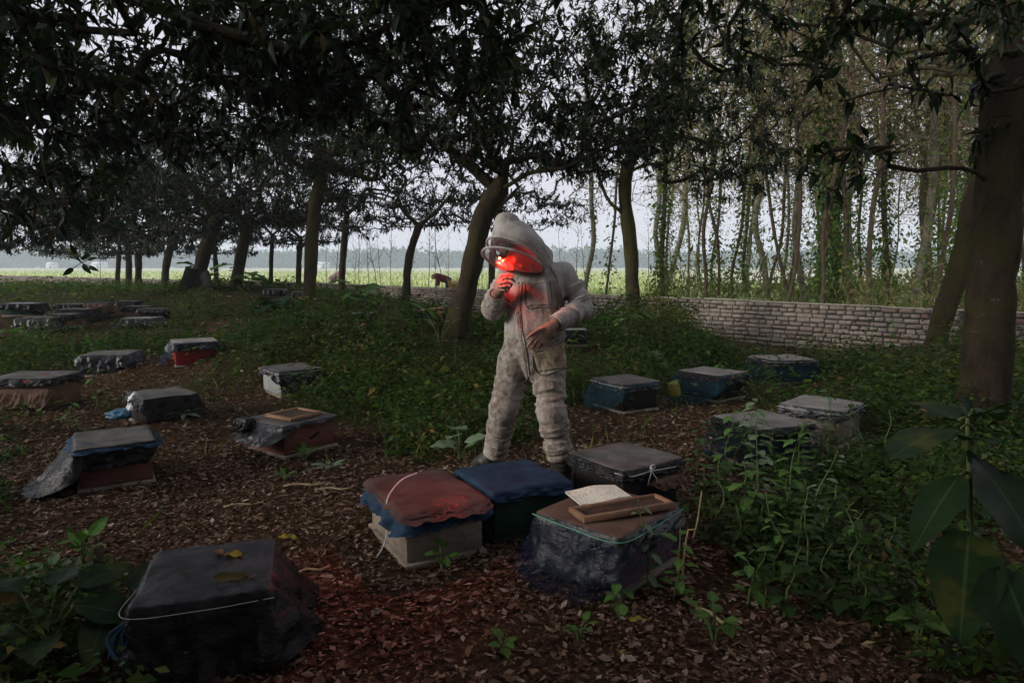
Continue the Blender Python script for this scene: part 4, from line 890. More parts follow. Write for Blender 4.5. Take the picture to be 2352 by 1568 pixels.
fh('low hive sprawled over with grey plastic behind the taro leaves', 30, 118, 731, 757, 8, 11.6, box='wood_dark', cov=('cover_top', 'plastic_worn'), sk=(.18, .25, .05, .08), fl=(.04, .12, .02, .03), amp=.05, seed=29)
fh('small hive top just showing by the far mound, beyond the straight trunk', 606, 648, 689, 703, 0, 16.5, box='wood_dark', seed=30)
fh('hive peeking out behind the base of the straight forked trunk', 668, 716, 693, 712, 5, 15.6, box='wood_dark', seed=31)
fh('black hive tied with cord, standing alone in the hollow before the wall', 800, 864, 716, 750, 12, 12.4, box='wood_brown', cov=('cover_top', 'plastic'), sk=(.12, .1, .05, .1), seed=32, floor='wood_brown')
fh('blue-sided hive with an orange board on top beneath the leaning tree', 945, 1000, 708, 748, 8, 12.6, box='wood_dark', cov=('cover_top', 'plastic'), sk=(.03, .03, .03, .03), seed=33, net=dict(sk=(.2, .02, .02, .24), fl=(.02, .01, .01, .02), m='net_teal'))
fh('hive almost buried behind weeds of the mound', 868, 925, 772, 800, 12, 10.7, box='wood_dark', cov=('cover_pale', 'plastic'), sk=(.1, .1, .05, .08), seed=34)
fh('hive half hidden by the foot of the leaning tree', 962, 1030, 768, 800, 14, 10.6, box='wood_dark', cov=('cover_pale', 'plastic'), sk=(.08, .08, .05, .07), seed=35)
fh('pale hive top glimpsed behind the elbow of the person', 1296, 1352, 748, 775, 8, 9.6, box='wood_dark', cov=('cover_pale', 'plastic'), seed=36)

# details of the close hives
cord_part(U, [at(958, 1086, 3.5), at(925, 1100, 3.38), at(900, 1126, 3.26), at(889, 1148, 3.19)] + [at(889, 1175, 3.17), at(890, 1212, 3.17)], .004, 'cord', 'cord', True)
cord_part(U, [at(890, 1212, 3.17), at(884, 1245, 3.16), at(868, 1275, 3.14), at(846, 1299, 3.17), at(832, 1292, 3.20), at(822, 1268, 3.3), at(826, 1245, 3.4), at(845, 1228, 3.44)], .003, 'cord', 'cord', True)
hx, hy = .47 / 2 + .028, .42 / 2 + .028
cord_part(W_, [(-hx - .006, hy, .272), (-hx - .012, 0, .262), (-hx - .006, -hy, .265), (0, -hy - .012, .262), (hx, -hy - .005, .268)], .0022, 'cord_green')
mb = MB(); mb.box((.0, -.42 / 2 - .012, .15), (.11, .022, .02), .006); link('handle', mb.mesh('handle', [M['wood_dark']]), W_)
mb = MB(); mb.box((.47 / 2 + .011, .02, .15), (.022, .11, .02), .006); link('handle', mb.mesh('handle', [M['wood_dark']]), W_)
mb = MB(); mb.box((.47 / 2 - .2, -.44 / 2 - .006, .13), (.10, .012, .018), .004, rot=np.array(Matrix.Rotation(R(-22), 3, 'Y'))); link('handle', mb.mesh('handle', [M['dark']]), R_)
# bow of string on the cover of X
xb = loc_of(X_, at(1363, 1082, 3.62)); yb = -.45 / 2 - .03
for sgn in (-1, 1):
    cord_part(X_, [(-.05, yb, .27), (-.05 + sgn * .018, yb - .012, .295), (-.05 + sgn * .006, yb - .01, .31), (-.05, yb - .004, .272), (-.05 + sgn * .03, yb - .015, .23), (-.05 + sgn * .035, yb - .012, .20)], .003, 'cord', 'string')
cord_part(X_, [(-.27, -.2, .285), (-.2, yb, .268), (-.05, yb - .002, .272), (.15, yb - .002, .262)], .002, 'cord', 'string')
V, T, Q, mi = drape(.2, .012, .215, (.05, .01, .05, .01), (.02, .005, .005, .005), 61, .02); V = V + [.1, -.45 / 2 - .012, 0]
link('sacking', new_mesh('sacking', V, [T, Q], [M['cloth_brown']], [0] * len(mi), True), X_)
# strings around T, AB, Q
def ring_cord(root, lx, ly, z, m='cord', r=.0015, g=.036):
    a, b = lx / 2 + g, ly / 2 + g; rg_ = np.random.default_rng(int(lx * 1000))
    cord_part(root, [(-a, b, z), (-a, 0, z - .006), (-a, -b, z + .002), (0, -b - .004, z - .008), (a, -b, z + .002)], r, m)
ring_cord(T_, .40, .44, .262, r=.001); ring_cord(AB, .47, .44, .28); ring_cord(Q_, .44, .5, .27); ring_cord(Y_, .42, .44, .27); ring_cord(AA, .52, .46, .27)
mb = MB(); rgk = np.random.default_rng(5)
for k in range(4):
    a = rgk.uniform(0, 6.28); mb.tube(catmull([(-.215, -.235, .245), (-.22 - .02 * k, -.25, .20), (-.24 + .03 * math.cos(a), -.25 - .02 * k, .15)], .02), [.008 if q == 0 else .006 for q in range(len(catmull([(-.215, -.235, .245), (-.22 - .02 * k, -.25, .20), (-.24 + .03 * math.cos(a), -.25 - .02 * k, .15)], .02)))], 6)
link('blue_knot', mb.mesh('blue_knot', [M['cloth_blue']], True), T_)
# red stripes on O
for yy, zz, ln in ((-.02, .342, .06), (-.262, .305, .13)):
    mb = MB(); mb.box((.1, yy, zz), (ln, .03 if yy > -.1 else .012, .004 if yy > -.1 else .022), .001); 
    link('red_stripe', mb.mesh('red_stripe', [M['wood_crimson']]), O_)
V, T, Q, mi = drape(.52, .02, .235, (.17, .01, .02, .01), (.06, .01, .01, .01), 63, .012); V = V + [0, -.46 / 2 - .02, 0]
link('sacking', new_mesh('sacking', V, [T, Q], [M['cloth_brown']], [0] * len(mi), True), O_)
# propped flap on R
V, T, Q, mi = drape(.05, .10, .30, (.06, .03, .05, .08), (.02, .01, .02, .04), 64, .02); V = V + [-.46 / 2 - .06, .40 / 2 - .03, -.03]
link('flap', new_mesh('flap', V, [T, Q], [M['plastic']], [0] * len(mi), True), R_)
# dark boards propped on the tree
bx0 = at(447, 662, 16.7)
for k, (dx, rzz, tl, ln) in enumerate(((-.26, .35, .33, .62), (.36, -.4, -.45, .55))):
    mb = MB(); mb.box((0, 0, ln / 2 - .05), (.30, .03, ln), .004); o = link('propped_board', mb.mesh('propped_board', [M['wood_dark']]), None, (bx0[0] + dx, 16.75, tz(bx0[0] + dx, 16.75)), rzz, None,
        ['black board propped on the leaning trunk, on the side of the far hives', 'black board propped on the leaning trunk, on the side of the Y-forked tree'][k], 'board', 'black boards propped against the leaning tree')
    o.rotation_euler = (0, tl, rzz)
mb = MB(); mb.box((0, 0, .02), (.55, .16, .03), .004); link('plank', mb.mesh('plank', [M['wood_dark']]), None, (bx0[0] - .45, 16.5, tz(bx0[0] - .45, 16.5)), .1, None, 'black plank lying flat at the foot of the leaning tree', 'plank')
# orange board on the blue-sided hive
ob = HIVES[-4]; mb = MB(); mb.box((.12, 0, .33), (.5, .34, .03), .004, rot=np.array(Matrix.Rotation(R(-6), 3, 'Y'))); mb.box((.28, -.18, .24), (.34, .02, .14), .004)
link('orange_board', mb.mesh('orange_board', [M['wood_frame']]), ob)

# bags
def crumple(name, pos, r, m, seed, label, cat, group=None):
    rg_ = np.random.default_rng(seed); bm = bmesh.new(); bmesh.ops.create_icosphere(bm, subdivisions=4, radius=1)
    for v in bm.verts:
        p = np.array(v.co); q = 1 + .9 * (fbm(p[0:1] * 1.3 + seed, p[1:2] * 1.3, p[2:3] * 1.3, seed)[0] - .5) + .35 * (vnoise(p[0:1] * 5, p[1:2] * 5, p[2:3] * 5, seed)[0] - .5)
        v.co = Vector(p * q * np.array(r)); v.co.z = max(v.co.z, -r[2] * .5) + r[2] * .5
    me = bpy.data.meshes.new(name); bm.to_mesh(me); bm.free(); me.materials.append(M[m])
    for p in me.polygons: p.use_smooth = True
    return link(name, me, None, (pos[0], pos[1], tz(pos[0], pos[1]) + (pos[2] if len(pos) > 2 else 0)), 0, None, label, cat, group)
crumple('plastic_bag', ground_at(118, 882)[:2], (.14, .1, .09), 'bag', 71, 'crumpled bright blue bag beside the grey-covered hive', 'bag')
crumple('plastic_bag', ground_at(150, 884)[:2], (.12, .1, .08), 'bag', 74, 'smaller blue bag tucked against the grey-covered hive', 'bag')
crumple('plastic_bag', ground_at(278, 960)[:2], (.13, .08, .06), 'bag', 72, 'flattened blue bag on the ground by the bundled hive', 'bag')
crumple('plastic_bag', (-3.42, 6.12, .12), (.08, .09, .10), 'bag_white', 73, 'white bag stuffed against the bundled hive', 'bag')
pb = ground_at(1505, 915); crumple('plastic_scrap', (1.62, 6.75, .10), (.07, .05, .10), 'yellowp' if 'yellowp' in M else 'cord', 75, 'yellow scrap at the corner of the black hive', 'scrap').data.materials[0] = rough_mat('yellow_scrap', (.12, .12, .02), (.19, .19, .035), 8, .6, .3)

# comb frames
def comb_frame(label, loc, rz, lx, ly, tilt=(0, 0), dp=.026):
    root = thing('comb_frame', label, 'comb frame', loc, 0, None); root.rotation_euler = (tilt[0], tilt[1], rz)
    for nm, c, s in (('frame_bar', (0, -ly / 2, 0), (lx, .022, dp)), ('frame_bar', (0, ly / 2, 0), (lx, .022, dp)), ('frame_bar', (-lx / 2 + .011, 0, .001), (.022, ly - .022, dp)), ('frame_bar', (lx / 2 - .011, 0, .001), (.022, ly - .022, dp))):
        mb = MB(); mb.box(c, s, .003); link(nm, mb.mesh(nm, [M['wood_frame']]), root)
    nx_, ny_ = 28, 14; gx, gy = np.meshgrid(np.linspace(-lx / 2 + .02, lx / 2 - .02, nx_), np.linspace(-ly / 2 + .01, ly / 2 - .01, ny_))
    gz = .003 + .012 * (fbm(gx * 22, gy * 22, 0, int(lx * 100)) - .6); i_ = (np.arange(ny_ - 1)[:, None] * nx_ + np.arange(nx_ - 1)[None]).ravel()
    V = np.column_stack([gx.ravel(), gy.ravel(), gz.ravel()]); Vb = V.copy(); Vb[:, 2] = -.012; q = np.stack([i_, i_ + 1, i_ + nx_ + 1, i_ + nx_], -1)
    link('comb', new_mesh('comb', np.vstack([V, Vb]), [np.vstack([q, q[:, ::-1] + len(V)])], M['comb'], None, True), root)
    return root
def top_of(root, lx, ly, z, dx, dy): 
    a = root.rotation_euler[2]; c, s = math.cos(a), math.sin(a); p = root.location
    return (p[0] + dx * c - dy * s, p[1] + dx * s + dy * c, p[2] + z)
comb_frame('empty-looking old comb frame in pale wood on the hive with the notebook', top_of(W_, 0, 0, .302, .003, -.07), R(19), .46, .15, (R(-4), R(-2)), .03)
comb_frame('dark comb frame lying on the faded red hive', top_of(R_, 0, 0, .275, .0, -.03), R(58), .31, .27, (0, 0))
# notebook
nb = thing('notebook', 'open spiral notebook with handwritten cream pages on the plastic-wrapped hive', 'notebook', top_of(W_, 0, 0, .290, .085, .115), R(18))
m, n, l, bs = mat('written_page')
tc = n.new('ShaderNodeTexCoord'); sx_ = n.new('ShaderNodeSeparateXYZ'); l.new(tc.outputs['Object'], sx_.inputs[0])
w1 = n.new('ShaderNodeMath'); w1.operation = 'MULTIPLY'; l.new(sx_.outputs[1], w1.inputs[0]); w1.inputs[1].default_value = 62
w2 = n.new('ShaderNodeMath'); w2.operation = 'FRACT'; l.new(w1.outputs[0], w2.inputs[0])
w3 = n.new('ShaderNodeMath'); w3.operation = 'LESS_THAN'; l.new(w2.outputs[0], w3.inputs[0]); w3.inputs[1].default_value = .42
nz_ = noise(n, l, 190, 2, .5, stretch=(.55, .25, 1)); w4 = n.new('ShaderNodeMath'); w4.operation = 'GREATER_THAN'; l.new(nz_.outputs[0], w4.inputs[0]); w4.inputs[1].default_value = .53
nb2 = noise(n, l, 22, 2, .5); w6 = n.new('ShaderNodeMath'); w6.operation = 'GREATER_THAN'; l.new(nb2.outputs[0], w6.inputs[0]); w6.inputs[1].default_value = .47
w5 = n.new('ShaderNodeMath'); w5.operation = 'MULTIPLY'; l.new(w3.outputs[0], w5.inputs[0]); l.new(w4.outputs[0], w5.inputs[1])
w7 = n.new('ShaderNodeMath'); w7.operation = 'MULTIPLY'; l.new(w5.outputs[0], w7.inputs[0]); l.new(w6.outputs[0], w7.inputs[1])
w8 = n.new('ShaderNodeMath'); w8.operation = 'MULTIPLY'; l.new(w7.outputs[0], w8.inputs[0]); w8.inputs[1].default_value = .75
l.new(mixc(n, l, w8.outputs[0], (.66, .66, .53), (.16, .17, .18)), bs.inputs['Base Color']); bs.inputs['Roughness'].default_value = .8
M['page'] = m
M['paper_edge'] = rough_mat('paper_edge', (.5, .5, .42), (.62, .62, .54), 80, .9, 0)
nlx, nly = .27, .20; gx, gy = np.meshgrid(np.linspace(-nlx / 2, nlx / 2, 20), np.linspace(-nly / 2, nly / 2, 12)); gz = .012 + .010 * np.sin((gx / nlx + .5) * np.pi) ** 2 * (gy / nly + .5) + .004 * np.sin(gx * 18)
i_ = (np.arange(11)[:, None] * 20 + np.arange(19)[None]).ravel(); q = np.stack([i_, i_ + 1, i_ + 21, i_ + 20], -1)
link('page', new_mesh('page', np.column_stack([gx.ravel(), gy.ravel(), gz.ravel() + .0015]), [q], M['page'], None, True), nb)
mbx = MB(); V1 = np.column_stack([gx.ravel(), gy.ravel(), gz.ravel()]); V0 = np.column_stack([gx.ravel(), gy.ravel(), gz.ravel() * .5 - .004])
b_ = np.concatenate([np.arange(20), np.arange(1, 12) * 20 + 19, 11 * 20 + np.arange(18, -1, -1), np.arange(10, 0, -1) * 20]); sq = np.column_stack([b_, np.roll(b_, -1), np.roll(b_, -1) + 240, b_ + 240])
link('page_block', new_mesh('page_block', np.vstack([V1, V0]), [np.vstack([q, q[:, ::-1] + 240, sq])], M['paper_edge']), nb)
mb = MB()
for k in range(34):
    x = -nlx / 2 + .008 + k * (nlx - .016) / 33; zc = .008 + .008 * math.sin(x * 18); an = np.linspace(0, 2 * np.pi, 9)
    mb.tube(np.column_stack([np.full(9, x), -nly / 2 + .001 + .006 * np.cos(an), zc + .008 * np.sin(an)]), .0011, 4, cap=False)
link('spiral_binding', mb.mesh('spiral_binding', [M['dark']]), nb)
print('hives', time.time() - T0)
# ------------------------------------------------------------------ ground cover
BOXES = [(h.location[0], h.location[1], h.rotation_euler[2]) for h in HIVES]
def clear_of_hives(X, Y, g=.27, wedge=True):
    k = np.ones(len(X), bool)
    for bx_, by_, ba in BOXES:
        c, s = math.cos(-ba), math.sin(-ba); dx, dy = X - bx_, Y - by_
        k &= ~((np.abs(dx * c - dy * s) < g) & (np.abs(dx * s + dy * c) < g))
        if wedge and by_ > 7.5: k &= ~((np.abs(dx) < .42) & (dy < 0) & (dy > -(.5 + .12 * by_)))
    return k
rg = np.random.default_rng(101)
def frustum(N, d0, d1, p=1.0, mg=1.22):
    d = (d0 ** (2 - 0) + (d1 ** 2 - d0 ** 2) * rg.uniform(0, 1, N) ** p) ** .5
    return rg.uniform(-.75 * mg, .75 * mg, N) * d, d
# leaf litter
def litter(N, d0, d1, L0, p=1.0):
    X, Y = frustum(N, d0, d1, p); k = wall_dist(X, Y) < -.15; v = veg(X, Y); pt = fbm(X * 1.7, Y * 1.7, 0, 61)
    k &= rg.uniform(0, 1, N) < np.clip((1.0 - .75 * v) * (.25 + 1.5 * pt), .05, 1); k &= clear_of_hives(X, Y, .2, False)
    return X[k], Y[k], np.full(k.sum(), L0)
parts = [litter(98000, 1.3, 5.2, .028), litter(86000, 5.0, 11, .038), litter(14000, 11, 22, .07)]
X = np.concatenate([p[0] for p in parts]); Y = np.concatenate([p[1] for p in parts]); L = np.concatenate([p[2] for p in parts]) * np.minimum(rg.lognormal(-.1, .5, len(X)), 1.9)
Z = terr(X, Y) + .004 + .012 * rg.uniform(0, 1, len(X)); N = len(X)
a = rg.uniform(0, 6.28, N); u = np.column_stack([np.cos(a), np.sin(a), rg.normal(size=N) * .14]); nr = np.column_stack([rg.normal(size=N) * .3, rg.normal(size=N) * .3, np.ones(N)])
nn_ = Y < 4.0; W_l = L * rg.uniform(.3, .62, N); dr_ = rg.uniform(-.3, .3, N); fo_ = rg.choice([-.1, .06, .16], N)[:, None]; P_l = np.column_stack([X, Y, Z]); cv = rg.beta(1.2, 1.5, N)
V1, F1 = leaf_batch(P_l[nn_], u[nn_], nr[nn_], L[nn_], W_l[nn_], dr_[nn_], fo_[nn_], False); V2, F2 = leaf_batch(P_l[~nn_], u[~nn_], nr[~nn_], L[~nn_], W_l[~nn_], dr_[~nn_], fo_[~nn_], None); V = np.vstack([V1, V2]); F = np.vstack([F1, F2 + len(V1)])
link('leaf_litter', new_mesh('leaf_litter', V, [F], M['litter'], None, False, np.concatenate([np.repeat(cv[nn_], 5), np.repeat(cv[~nn_], 4)])), kind='stuff', label='brown fallen leaves strewn over the orchard floor', cat='leaf litter')
# weeds
def weeds(N, d0, d1, per, L0, hs, name, mt, p=1.0, thr=.25, label=None, wfac=.55, mulv=None, rl=(0, 1)):
    X, Y = frustum(N, d0, d1, p); v = veg(X, Y); k = (np.hypot(X + .76, Y - 8.25) > .45) & (wall_dist(X, Y) < np.where((X > 2.9) & (X < 5.4), -2.7, np.where((X > 2.9) & (X < 7), -1.5, -.12))) & (rg.uniform(0, 1, N) < sstep(thr, .8, v)) & clear_of_hives(X, Y, .42); X, Y, v = X[k], Y[k], v[k]; n_ = len(X)
    clump = fbm(X * .9, Y * .9, 0, 71); H = hs * (.35 + .65 * v) * rg.uniform(.4, 1.4, n_) * (.5 + 1.1 * clump)
    Xp = np.repeat(X, per); Yp = np.repeat(Y, per); Hp = np.repeat(H, per); t = rg.uniform(.1, 1, n_ * per); a = rg.uniform(0, 6.28, n_ * per); spr = Hp * .55 * rg.uniform(.15, 1, n_ * per)
    sl = np.repeat(rg.normal(size=n_) * .3, per)
    b = np.column_stack([Xp + np.cos(a) * spr * .6 + sl * Hp * t, Yp + np.sin(a) * spr * .6, terr(X, Y).repeat(per) + Hp * t])
    u = np.column_stack([np.cos(a), np.sin(a), rg.uniform(-.5, .45, n_ * per)]); nr = rg.normal(size=(n_ * per, 3)) * .45 + [0, 0, 1]
    L = L0 * rg.lognormal(0, .35, n_ * per); V, F = leaf_batch(b, u, nr, L, L * wfac * rg.uniform(.7, 1.2, n_ * per), .25, .14, None if d0 > 5 else False)
    base = np.clip(rg.normal(.45, .22, n_) + (clump - .5) * .8, 0, 1); r = np.clip(np.repeat(base, per) + rg.normal(size=n_ * per) * .12, 0, 1) * (rl[1] - rl[0]) + rl[0]
    return link(name, new_mesh(name, V, [F], M[mt], None, False, np.repeat(r, 4 if d0 > 5 else 5)), kind='stuff', label=label, cat='weeds'), len(F)
t = []
t.append(weeds(6000, 1.3, 5.5, 14, .038, .20, 'ground_weeds', 'weed', 1, .3, 'small leafy weeds creeping over the ground near the camera')[1])
t.append(weeds(15000, 5.2, 13, 13, .045, .36, 'mound_weeds', 'weed', 1, .25, 'dense green weeds covering the orchard mounds', .6)[1])
t.append(weeds(9000, 12.5, 34, 9, .085, .26, 'far_weeds', 'weed', 1, .25, 'bright weeds under the far orchard trees', .5, None, (.25, 1))[1])
# grass
X, Y = frustum(60000, 2.0, 24, .8); v = veg(X, Y); g = fbm(X * .8, Y * .8, 0, 81); k = (wall_dist(X, Y) < -.1) & (rg.uniform(0, 1, len(X)) < sstep(.42, .68, g) * (.3 + .7 * v)) & clear_of_hives(X, Y, .36)
X, Y = X[k], Y[k]; n_ = len(X); b = np.column_stack([X, Y, terr(X, Y)]); u = rg.normal(size=(n_, 3)) * .35 + [0, 0, 1]; L = rg.uniform(.05, .2, n_)
V, F = leaf_batch(b, u, rg.normal(size=(n_, 3)), L, L * .07 + .003, .45, .05)
link('grass', new_mesh('grass', V, [F], M['grass'], None, False, np.repeat(rg.uniform(0, 1, n_), 5)), kind='stuff', label='thin tufts of grass between the weeds', cat='grass')
print('cover', t, n_, time.time() - T0)

# ------------------------------------------------------------------ single plants with leaves of their own
def bigleaf_mat(name, c1, c2, yellow=.0):
    m, n, l, bs = mat(name)
    at_ = n.new('ShaderNodeAttribute'); at_.attribute_name = 'rnd'          # across-blade coordinate, 0 at the midrib
    t = noise(n, l, 12, 4, .6); r = ramp(n, [(.3, c1), (.7, c2)]); l.new(t.outputs[0], r.inputs[0])
    f = ramp(n, [(.0, (.55, .55, .55)), (.07, (0, 0, 0))]); l.new(at_.outputs['Fac'], f.inputs[0])
    col = mixc(n, l, f.outputs[0], r.outputs[0], tuple(min(1, 2.2 * v + .02) for v in c2))
    if yellow:
        t2 = noise(n, l, 5, 3, .5); f2 = ramp(n, [(.58, (0, 0, 0)), (.68, (yellow,) * 3)]); l.new(t2.outputs[0], f2.inputs[0]); col = mixc(n, l, f2.outputs[0], col, (.20, .18, .02))
    l.new(col, bs.inputs['Base Color']); bs.inputs['Roughness'].default_value = .5; bs.inputs['Specular IOR Level'].default_value = .12
    b = noise(n, l, 60, 3, .6); bump(n, l, bs, b.outputs[0], .35, .004)
    tr = n.new('ShaderNodeBsdfTranslucent'); l.new(mixc(n, l, 1.0, col, (1.5, 1.8, .7), 'MULTIPLY'), tr.inputs[0]); mx = n.new('ShaderNodeMixShader'); mx.inputs[0].default_value = .22
    l.new(bs.outputs[0], mx.inputs[1]); l.new(tr.outputs[0], mx.inputs[2]); l.new(mx.outputs[0], n['Material Output'].inputs[0])
    return m
M['bigleaf'] = bigleaf_mat('broad_leaf', (.008, .022, .007), (.018, .040, .012), .2)
M['taro'] = bigleaf_mat('taro_leaf', (.045, .10, .022), (.08, .16, .032), .1)
M['taro_pale'] = bigleaf_mat('pale_leaf', (.10, .15, .085), (.15, .21, .12))
M['weed_big'] = bigleaf_mat('bank_weed_leaf', (.013, .033, .007), (.026, .057, .011), .08)
M['stem'] = rough_mat('green_stem', (.06, .09, .03), (.10, .13, .05), 12, .7, 0)
M['straw'] = rough_mat('dry_stem', (.22, .17, .09), (.32, .25, .14), 12, .8, 0)
def blade(L, W, shape='ovate', droop=.3, cup=.12, wave=.03, seed=0, nu=18, nv=9):
    """one broad leaf along +x with a real rib, cup and wavy margin"""
    rg_ = np.random.default_rng(seed); t = np.linspace(0, 1, nu)
    if shape == 'ovate': w = np.sin(np.pi * t ** .75) ** .8 * (1 - .15 * t)
    elif shape == 'obovate': w = np.sin(np.pi * t ** 1.35) ** .75
    elif shape == 'heart': w = np.where(t < .3, .75 + .25 * np.sin(t / .3 * np.pi / 2), np.cos((t - .3) / .7 * np.pi / 2) ** .9)
    else: w = np.sin(np.pi * t ** .9) ** .9
    w = np.maximum(w, .0); sv = np.linspace(-1, 1, nv); V = []; r = []
    ph = rg_.uniform(0, 6.28)
    for i in range(nu):
        bend = droop * t[i]; x = L * (np.sin(bend * 1.6) / 1.6 / max(droop, .01)) if droop > .05 else L * t[i]; z = -L * (1 - np.cos(bend * 1.6)) / 1.6 / max(droop, .01) if droop > .05 else 0
        for s in sv:
            y = s * W / 2 * w[i]; back = (-L * .22 * abs(s) if shape == 'heart' and t[i] < .3 else 0) * (1 - t[i] / .3)
            V.append([x + back, y, z + cup * W * abs(s) ** 1.5 * w[i] * .6 + wave * W * math.sin(t[i] * 14 + s * 2 + ph) * abs(s) + .03 * W * math.cos((t[i] - .3 * abs(s)) * 48) * abs(s) * (1 - abs(s) * .5)]); r.append(abs(s))
    i_ = (np.arange(nu - 1)[:, None] * nv + np.arange(nv - 1)[None]).ravel(); Q = np.stack([i_, i_ + 1, i_ + nv + 1, i_ + nv], -1)
    return np.array(V), Q, np.array(r)
def frame_to(d, up=(0, 0, 1), roll=0):
    x = nrm(np.array(d, float)); y = np.cross(np.array(up, float), x); y = nrm(y) if np.linalg.norm(y) > 1e-3 else np.array([0, 1., 0]); z = np.cross(x, y)
    c, s = math.cos(roll), math.sin(roll); y2 = y * c + z * s; z2 = -y * s + z * c
    return np.column_stack([x, y2, z2])
def plant_leaf(root, base, d, L, W, shape, m, droop=.3, seed=0, roll=0, cup=.12, nm='leaf', wave=.03):
    V, Q, r = blade(L, W, shape, droop, cup, wave, seed); V = V @ frame_to(d, roll=roll).T + np.asarray(base)
    return link(nm, new_mesh(nm, V, [Q], M[m], None, True, r), root)
def stem_part(root, pts, r0, r1, m='stem', nm='stem'):
    P = catmull(pts, .04); mb = MB(); mb.tube(P, np.linspace(r0, r1, len(P)), 7); return link(nm, mb.mesh(nm, [M[m]], True), root)
# big broad-leaved plant close to the camera
b0 = np.array([1.74, 2.52]); z0 = tz(*b0); pl = thing('broad_leaved_plant', 'tall plant with very large drooping dark leaves before the thick trunk', 'plant', (b0[0], b0[1], z0))
def rel(p): return np.asarray(p) - np.array([b0[0], b0[1], z0])
topn = rel(at(2222, 960, 2.5))
stem_part(pl, [(0.05, .05, -.03), (.03, .02, .3), (.0, 0, .55), topn], .016, .008)
LV = [((2205, 985, 2.46), (2045, 1045, 2.30), .17, 'obovate', .35), ((2200, 965, 2.5), (2085, 930, 2.75), .16, 'ovate', .3), ((2235, 965, 2.5), (2380, 925, 2.35), .17, 'ovate', .3), ((2225, 955, 2.5), (2300, 940, 2.85), .15, 'ovate', .3),
      ((2220, 1035, 2.5), (2390, 1255, 2.2), .26, 'obovate', .3), ((2205, 1090, 2.5), (2095, 1260, 2.35), .17, 'ovate', .2), ((2225, 1220, 2.35), (2205, 1470, 2.05), .24, 'ovate', .12), ((2230, 945, 2.5), (2205, 905, 2.55), .05, 'ovate', .1), ((2222, 1010, 2.5), (2290, 1020, 2.2), .12, 'ovate', .2),
      ((2300, 1300, 2.2), (2400, 1560, 1.95), .28, 'ovate', .15), ((2190, 1010, 2.52), (2120, 1010, 2.8), .12, 'ovate', .3)]
for i, (a_, b_, w_, sh, dr) in enumerate(LV):
    A, B = rel(at(*a_)), rel(at(*b_)); plant_leaf(pl, A, (B - A) + np.array([0, 0, dr * .25]), np.linalg.norm(B - A) * 1.04, w_, sh, 'bigleaf', dr, 500 + i, 0, .10)
    zc = max(.1, min(topn[2], A[2] - .02)); S = np.array([0, 0, zc]) * [0, 0, 1] + np.array([.0, 0, 0]); 
    if np.linalg.norm(A[:2]) > .03: stem_part(pl, [S + [.01, .01, 0], (S + A) / 2 + [0, 0, .02], A], .006, .004, 'stem', 'leaf_stalk')
# small broad plants
def rosette(label, px, py, d, n_, L, W, shape, m, seed, h=.12, name='leafy_plant', cat='plant', tilt=(-.2, .5), droop=.35, group=None, ground=True, zup=0):
    rg_ = np.random.default_rng(seed)
    p = ground_at(px, py) if ground else at(px, py, d)
    root = thing(name, label, cat, p, 0, group)
    for k in range(n_):
        a = 2 * np.pi * k / n_ + rg_.uniform(-.4, .4); dv = np.array([math.cos(a), math.sin(a), rg_.uniform(*tilt)]); hh = h * rg_.uniform(.5, 1.2)
        S = np.array([math.cos(a) * hh * .45, math.sin(a) * hh * .45, hh]); s = rg_.uniform(.75, 1.2)
        stem_part(root, [(0, 0, -.02), S * [.4, .4, .6], S], .005 * (1 + L), .003 * (1 + L), 'stem', 'leaf_stalk')
        plant_leaf(root, S, dv, L * s, W * s, shape, m, droop, seed * 20 + k, rg_.uniform(-.3, .3))
    return root
TG = 'taro-like plants on the mounds'
rosette('dark broad-leaved plant in the corner before the shiny plastic hive', 110, 1530, 1.7, 7, .24, .15, 'ovate', 'bigleaf', 601, .22, 'leafy_plant')
rosette('dark sprawling plant with a bright midrib beside the shiny plastic hive', 270, 1480, 1.7, 5, .24, .12, 'ovate', 'bigleaf', 602, .2)
rosette('taro plant with one pale upright leaf in front of the sprawled hive', 45, 800, 0, 7, .34, .24, 'heart', 'taro', 603, .34, 'taro_plant', 'plant', (-.3, .5), .5, TG)
rosette('large taro plant with shining leaves on the mound before the wall', 825, 705, 0, 8, .42, .3, 'heart', 'taro', 604, .42, 'taro_plant', 'plant', (-.2, .5), .5, TG)
rosette('dark taro plant near the straight forked trunk', 640, 722, 0, 7, .5, .32, 'heart', 'bigleaf', 605, .25, 'taro_plant', 'plant', (-.3, .2), .4, TG)
rosette('taro with two narrow upright leaves on the bare patch', 190, 815, 0, 3, .30, .09, 'ovate', 'taro', 606, .12, 'taro_plant', 'plant', (1.4, 2.5), .2, TG)
rosette('taro with a single bright upright leaf near the grey-covered hive', 226, 818, 0, 3, .30, .10, 'ovate', 'taro', 607, .12, 'taro_plant', 'plant', (1.4, 2.5), .2, TG)
rosette('heart-leaved plant behind the blue-topped hive, by the boot', 1058, 1060, 0, 4, .16, .13, 'heart', 'taro_pale', 608, .2, 'taro_plant', 'plant', (.0, .9), .3, TG)
rosette('taro leaves on top of the mound beside the person', 1440, 775, 0, 6, .30, .20, 'heart', 'taro', 609, .34, 'taro_plant', 'plant', (-.3, .4), .4, TG)
rosette('pale taro leaf low on the mound beside the person', 1490, 835, 0, 4, .28, .17, 'heart', 'taro_pale', 610, .22, 'taro_plant', 'plant', (-.3, .4), .4, TG)
rosette('tall narrow-leaved weed against the wall behind the mound', 1012, 800, 0, 6, .2, .09, 'ovate', 'taro', 611, .4, 'leafy_plant', 'plant', (.2, 1.2), .4)
rosette('taro plant at the base of the mango trunk by the wall', 570, 668, 0, 6, .5, .34, 'heart', 'taro', 612, .4, 'taro_plant', 'plant', (-.2, .6), .5, TG)
